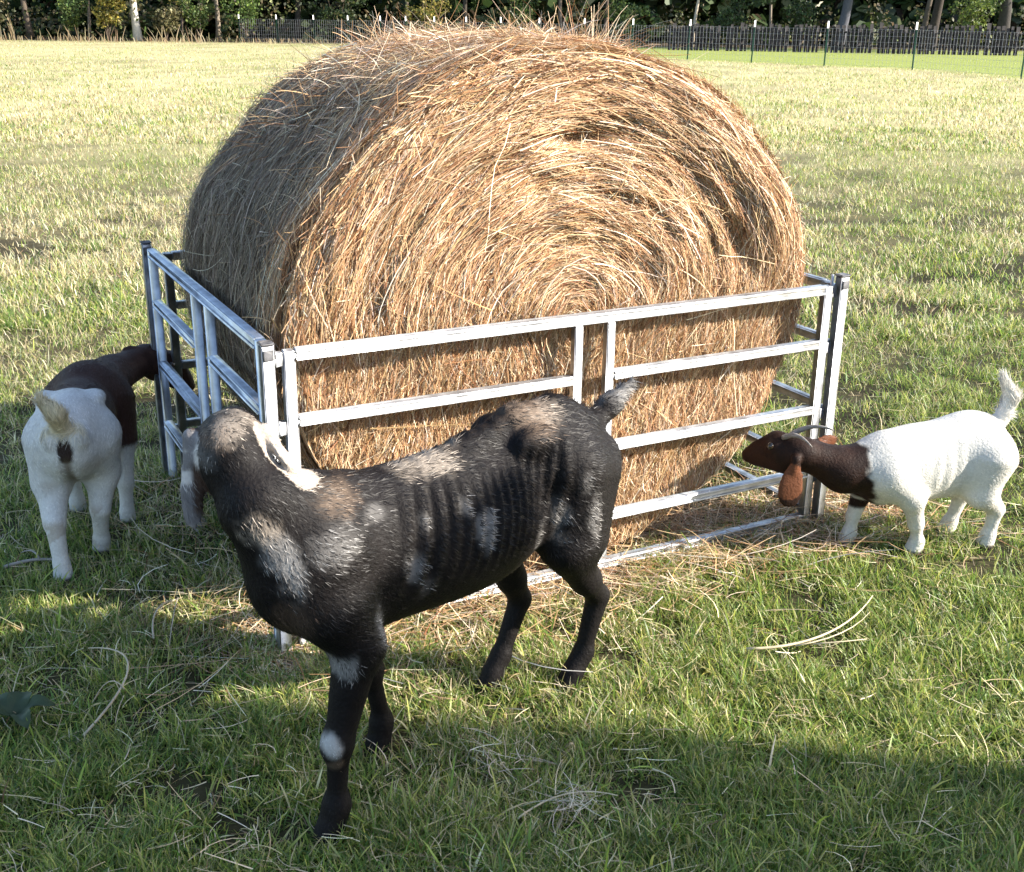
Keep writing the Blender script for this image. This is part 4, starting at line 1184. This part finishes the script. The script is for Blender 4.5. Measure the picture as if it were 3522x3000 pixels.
def X(px, d): return (px - 1761) / FPX * d
GRN = [(.06, .10, .025), (.09, .14, .035), (.035, .06, .018), (.14, .17, .05)]
YEL = [(.22, .20, .04), (.30, .24, .05), (.12, .13, .03), (.36, .30, .10)]
OLV = [(.10, .10, .04), (.16, .14, .06), (.06, .06, .025), (.22, .19, .10)]
TREES = [
    (175, 74, 9, .20, .00, (.11, .085, .065), OLV, "dark trunked tree nearest the left end of the wood edge"),
    (528, 73, 10, .24, .01, (.50, .47, .42), OLV, "tree with a broad pale whitish trunk at the left part of the wood edge"),
    (375, 76, 8, .10, -.02, (.16, .13, .10), GRN, "slender tree between the dark trunk and the pale trunk at far left"),
    (785, 75, 9, .15, .02, (.22, .18, .14), GRN, "brown trunked tree right of the pale trunk, left of the hay bale's top"),
    (680, 79, 7, .08, .03, (.13, .10, .08), YEL, "thin sapling just right of the pale trunk in the wood edge"),
    (1050, 76, 9, .20, .00, (.04, .035, .03), [(.02, .035, .012), (.03, .05, .016)], "dense dark evergreen left behind the top of the hay bale"),
    (1400, 77, 9, .12, .01, (.20, .16, .12), YEL, "yellow leaved autumn tree behind the top of the hay bale"),
    (1600, 76, 9, .16, .00, (.06, .05, .04), DKG, "dark green tree directly behind the middle of the hay bale"),
    (1905, 74, 10, .13, .02, (.17, .13, .10), GRN, "leafy green tree with a brown trunk behind the bale's right shoulder"),
    (2340, 72, 10, .10, .06, (.45, .38, .30), OLV, "thin pale trunk leaning right, above the wire fence's first full post"),
    (2585, 73, 9, .09, .01, (.24, .20, .16), DKG, "thin grey trunk among dark foliage above the second full fence post"),
    (2815, 69, 11, .30, .06, (.09, .09, .105), DKG, "thick blue-grey leaning trunk behind the middle of the wire fence"),
    (3085, 68, 11, .16, .08, (.10, .08, .065), GRN, "narrow brown trunk leaning beside the thick dark trunk on the right"),
    (3120, 69, 12, .27, .02, (.055, .045, .04), DKG, "thick dark trunk rising behind the plank fence on the right"),
    (3335, 66, 11, .34, -.01, (.05, .045, .042), GRN, "stout dark trunk nearest the right end of the plank fence"),
    (2050, 78, 9, .12, -.02, (.12, .09, .07), DKG, "slim dark tree between the bale's right shoulder and the fence corner"),
]
for t in TREES:
    tree(X(t[0], t[1]), t[1], t[2], t[3], t[4], t[5], t[6], t[7], group="trees along the wood edge")

def shrub(px, d, h, w, cols, label, n=1500):
    root = empty("shrub", (X(px, d), d, 0)); tag(root, label, "shrub", "shrubs along the wood edge")
    mb = MB(); cs = []; rs = []
    for i in range(7):
        a = rng.uniform(0, 6.28); e = np.array([math.cos(a) * w * rng.uniform(.2, .8), math.sin(a) * w * .5, h * rng.uniform(.5, .95)])
        mb.tube(bez((0, 0, -.05), e * np.array([.3, .3, .6]), e, 6), np.linspace(.025, .008, 6), 5)
        cs.append(e); rs.append(w * rng.uniform(.3, .5)); cs.append(e * .6); rs.append(w * .35)
    V = np.concatenate(mb.v); mb.build("stem", M_BARK, root, True, np.tile([.12, .09, .07], (len(V), 1)))
    v, q, c = leaf_cloud(np.array(cs), np.array(rs), n, (.07, .16), cols, np.ones(len(cols)))
    mesh_obj("foliage", v, q, M_LEAF, root, c)
for s in [(300, 72, 2.4, 1.3, GRN, "green bush between the two leftmost trunks of the wood edge"), (430, 72, 2.8, 1.2, YEL, "yellow-green bush just left of the pale whitish trunk"),
          (620, 72.5, 2.2, 1.4, OLV, "brownish bush right beside the pale whitish trunk"), (730, 73, 3.2, 1.3, GRN, "bright green bush left of the brown trunked tree"),
          (880, 73.5, 3.4, 1.5, [(.10, .16, .04), (.16, .22, .05), (.05, .09, .02)], "sunny light green bush behind the left end of the wire fence"), (1180, 74, 3.0, 1.6, [(.03, .05, .015), (.045, .07, .02)], "dark bush just left of the hay bale's top"),
          (1470, 73, 3.2, 1.4, YEL, "orange-yellow bush right behind the hay bale's crown"), (1760, 73, 3.0, 1.5, GRN, "green bush behind the hay bale's crown on the right"),
          (2130, 71, 3.0, 1.4, [(.12, .17, .05), (.2, .24, .07), (.05, .08, .02)], "pale green bush at the bend of the wire fence"), (40, 73, 2.2, 1.5, OLV, "drab grey-brown bush at the far left of the wood edge"),
          (3230, 64.5, 3.4, 1.5, [(.16, .2, .04), (.10, .14, .03), (.05, .07, .02)], "sunlit yellow-green bush between the thick dark trunks on the right"), (2690, 71, 3.0, 1.5, DKG, "dark bush behind the middle of the wire fence"),
          (2450, 70, 2.6, 1.3, DKG, "dark bush behind the wire fence between its first and second full posts")]:
    shrub(*s)

# the wood behind, one mass
N = 120000
NC = 900; cx = rng.uniform(-62, 62, NC); cy = rng.uniform(82, 100, NC); czz = 11 * rng.uniform(0, 1, NC) ** 1.5 + .4
v, q, c = leaf_cloud(np.stack([cx, cy, czz], -1), rng.uniform(1.2, 2.4, NC), N, (.6, 1.1), DKG + [(.07, .09, .03), (.06, .045, .03)], [4, 3, 4, 1, 1.5])
o = mesh_obj("woodland", v, q, M_LEAF, None, c); tag(o, "dark mass of woodland behind the field edge", "woodland", kind="stuff")
N = 9000
cx = rng.uniform(-45, 45, 260); cy = rng.uniform(72, 80, 260) + np.where(cx > 6, -2, 0); czz = rng.uniform(.2, 2.2, 260)
v, q, c = leaf_cloud(np.stack([cx, cy, czz], -1), rng.uniform(.5, 1.1, 260), N, (.09, .22), [(.05, .06, .02), (.09, .08, .035), (.16, .12, .07), (.03, .035, .014), (.14, .16, .05)], [4, 3, 2, 4, 1.5], .9)
o = mesh_obj("undergrowth", v, q, M_LEAF, None, c); tag(o, "tangled undergrowth and leaf litter at the foot of the trees", "undergrowth", kind="stuff")
# tall dry weeds at the field edge
def weeds(px0, px1, n, hmax):
    d = rng.uniform(68, 71, n); x = X(rng.uniform(px0, px1, n), d); h = rng.uniform(.3, hmax, n); l = rng.normal(-.15, .3, n)
    f = np.linspace(0, 1, 4)[None]
    P = np.stack([x[:, None] + l[:, None] * h[:, None] * f ** 1.5, d[:, None] + 0 * f, h[:, None] * f - .02], -1)
    W = rng.uniform(.02, .05, n)[:, None] * np.array([.8, 1, .9, .3])[None]
    return ribbons(P, W, np.tile([1., 0, 0], (n, 1)), palette(n, [(.5, .38, .22), (.42, .28, .16), (.6, .5, .32)], [3, 2, 2]))
V, Q, C = merge([weeds(20, 130, 26, 1.6), weeds(200, 480, 32, 1.0), weeds(560, 760, 26, 1.0), weeds(0, 1150, 160, .35)])
o = mesh_obj("dry_weeds", V, Q, M_HAY, None, C); tag(o, "tall dry weeds along the far left edge of the field", "weeds", kind="stuff")
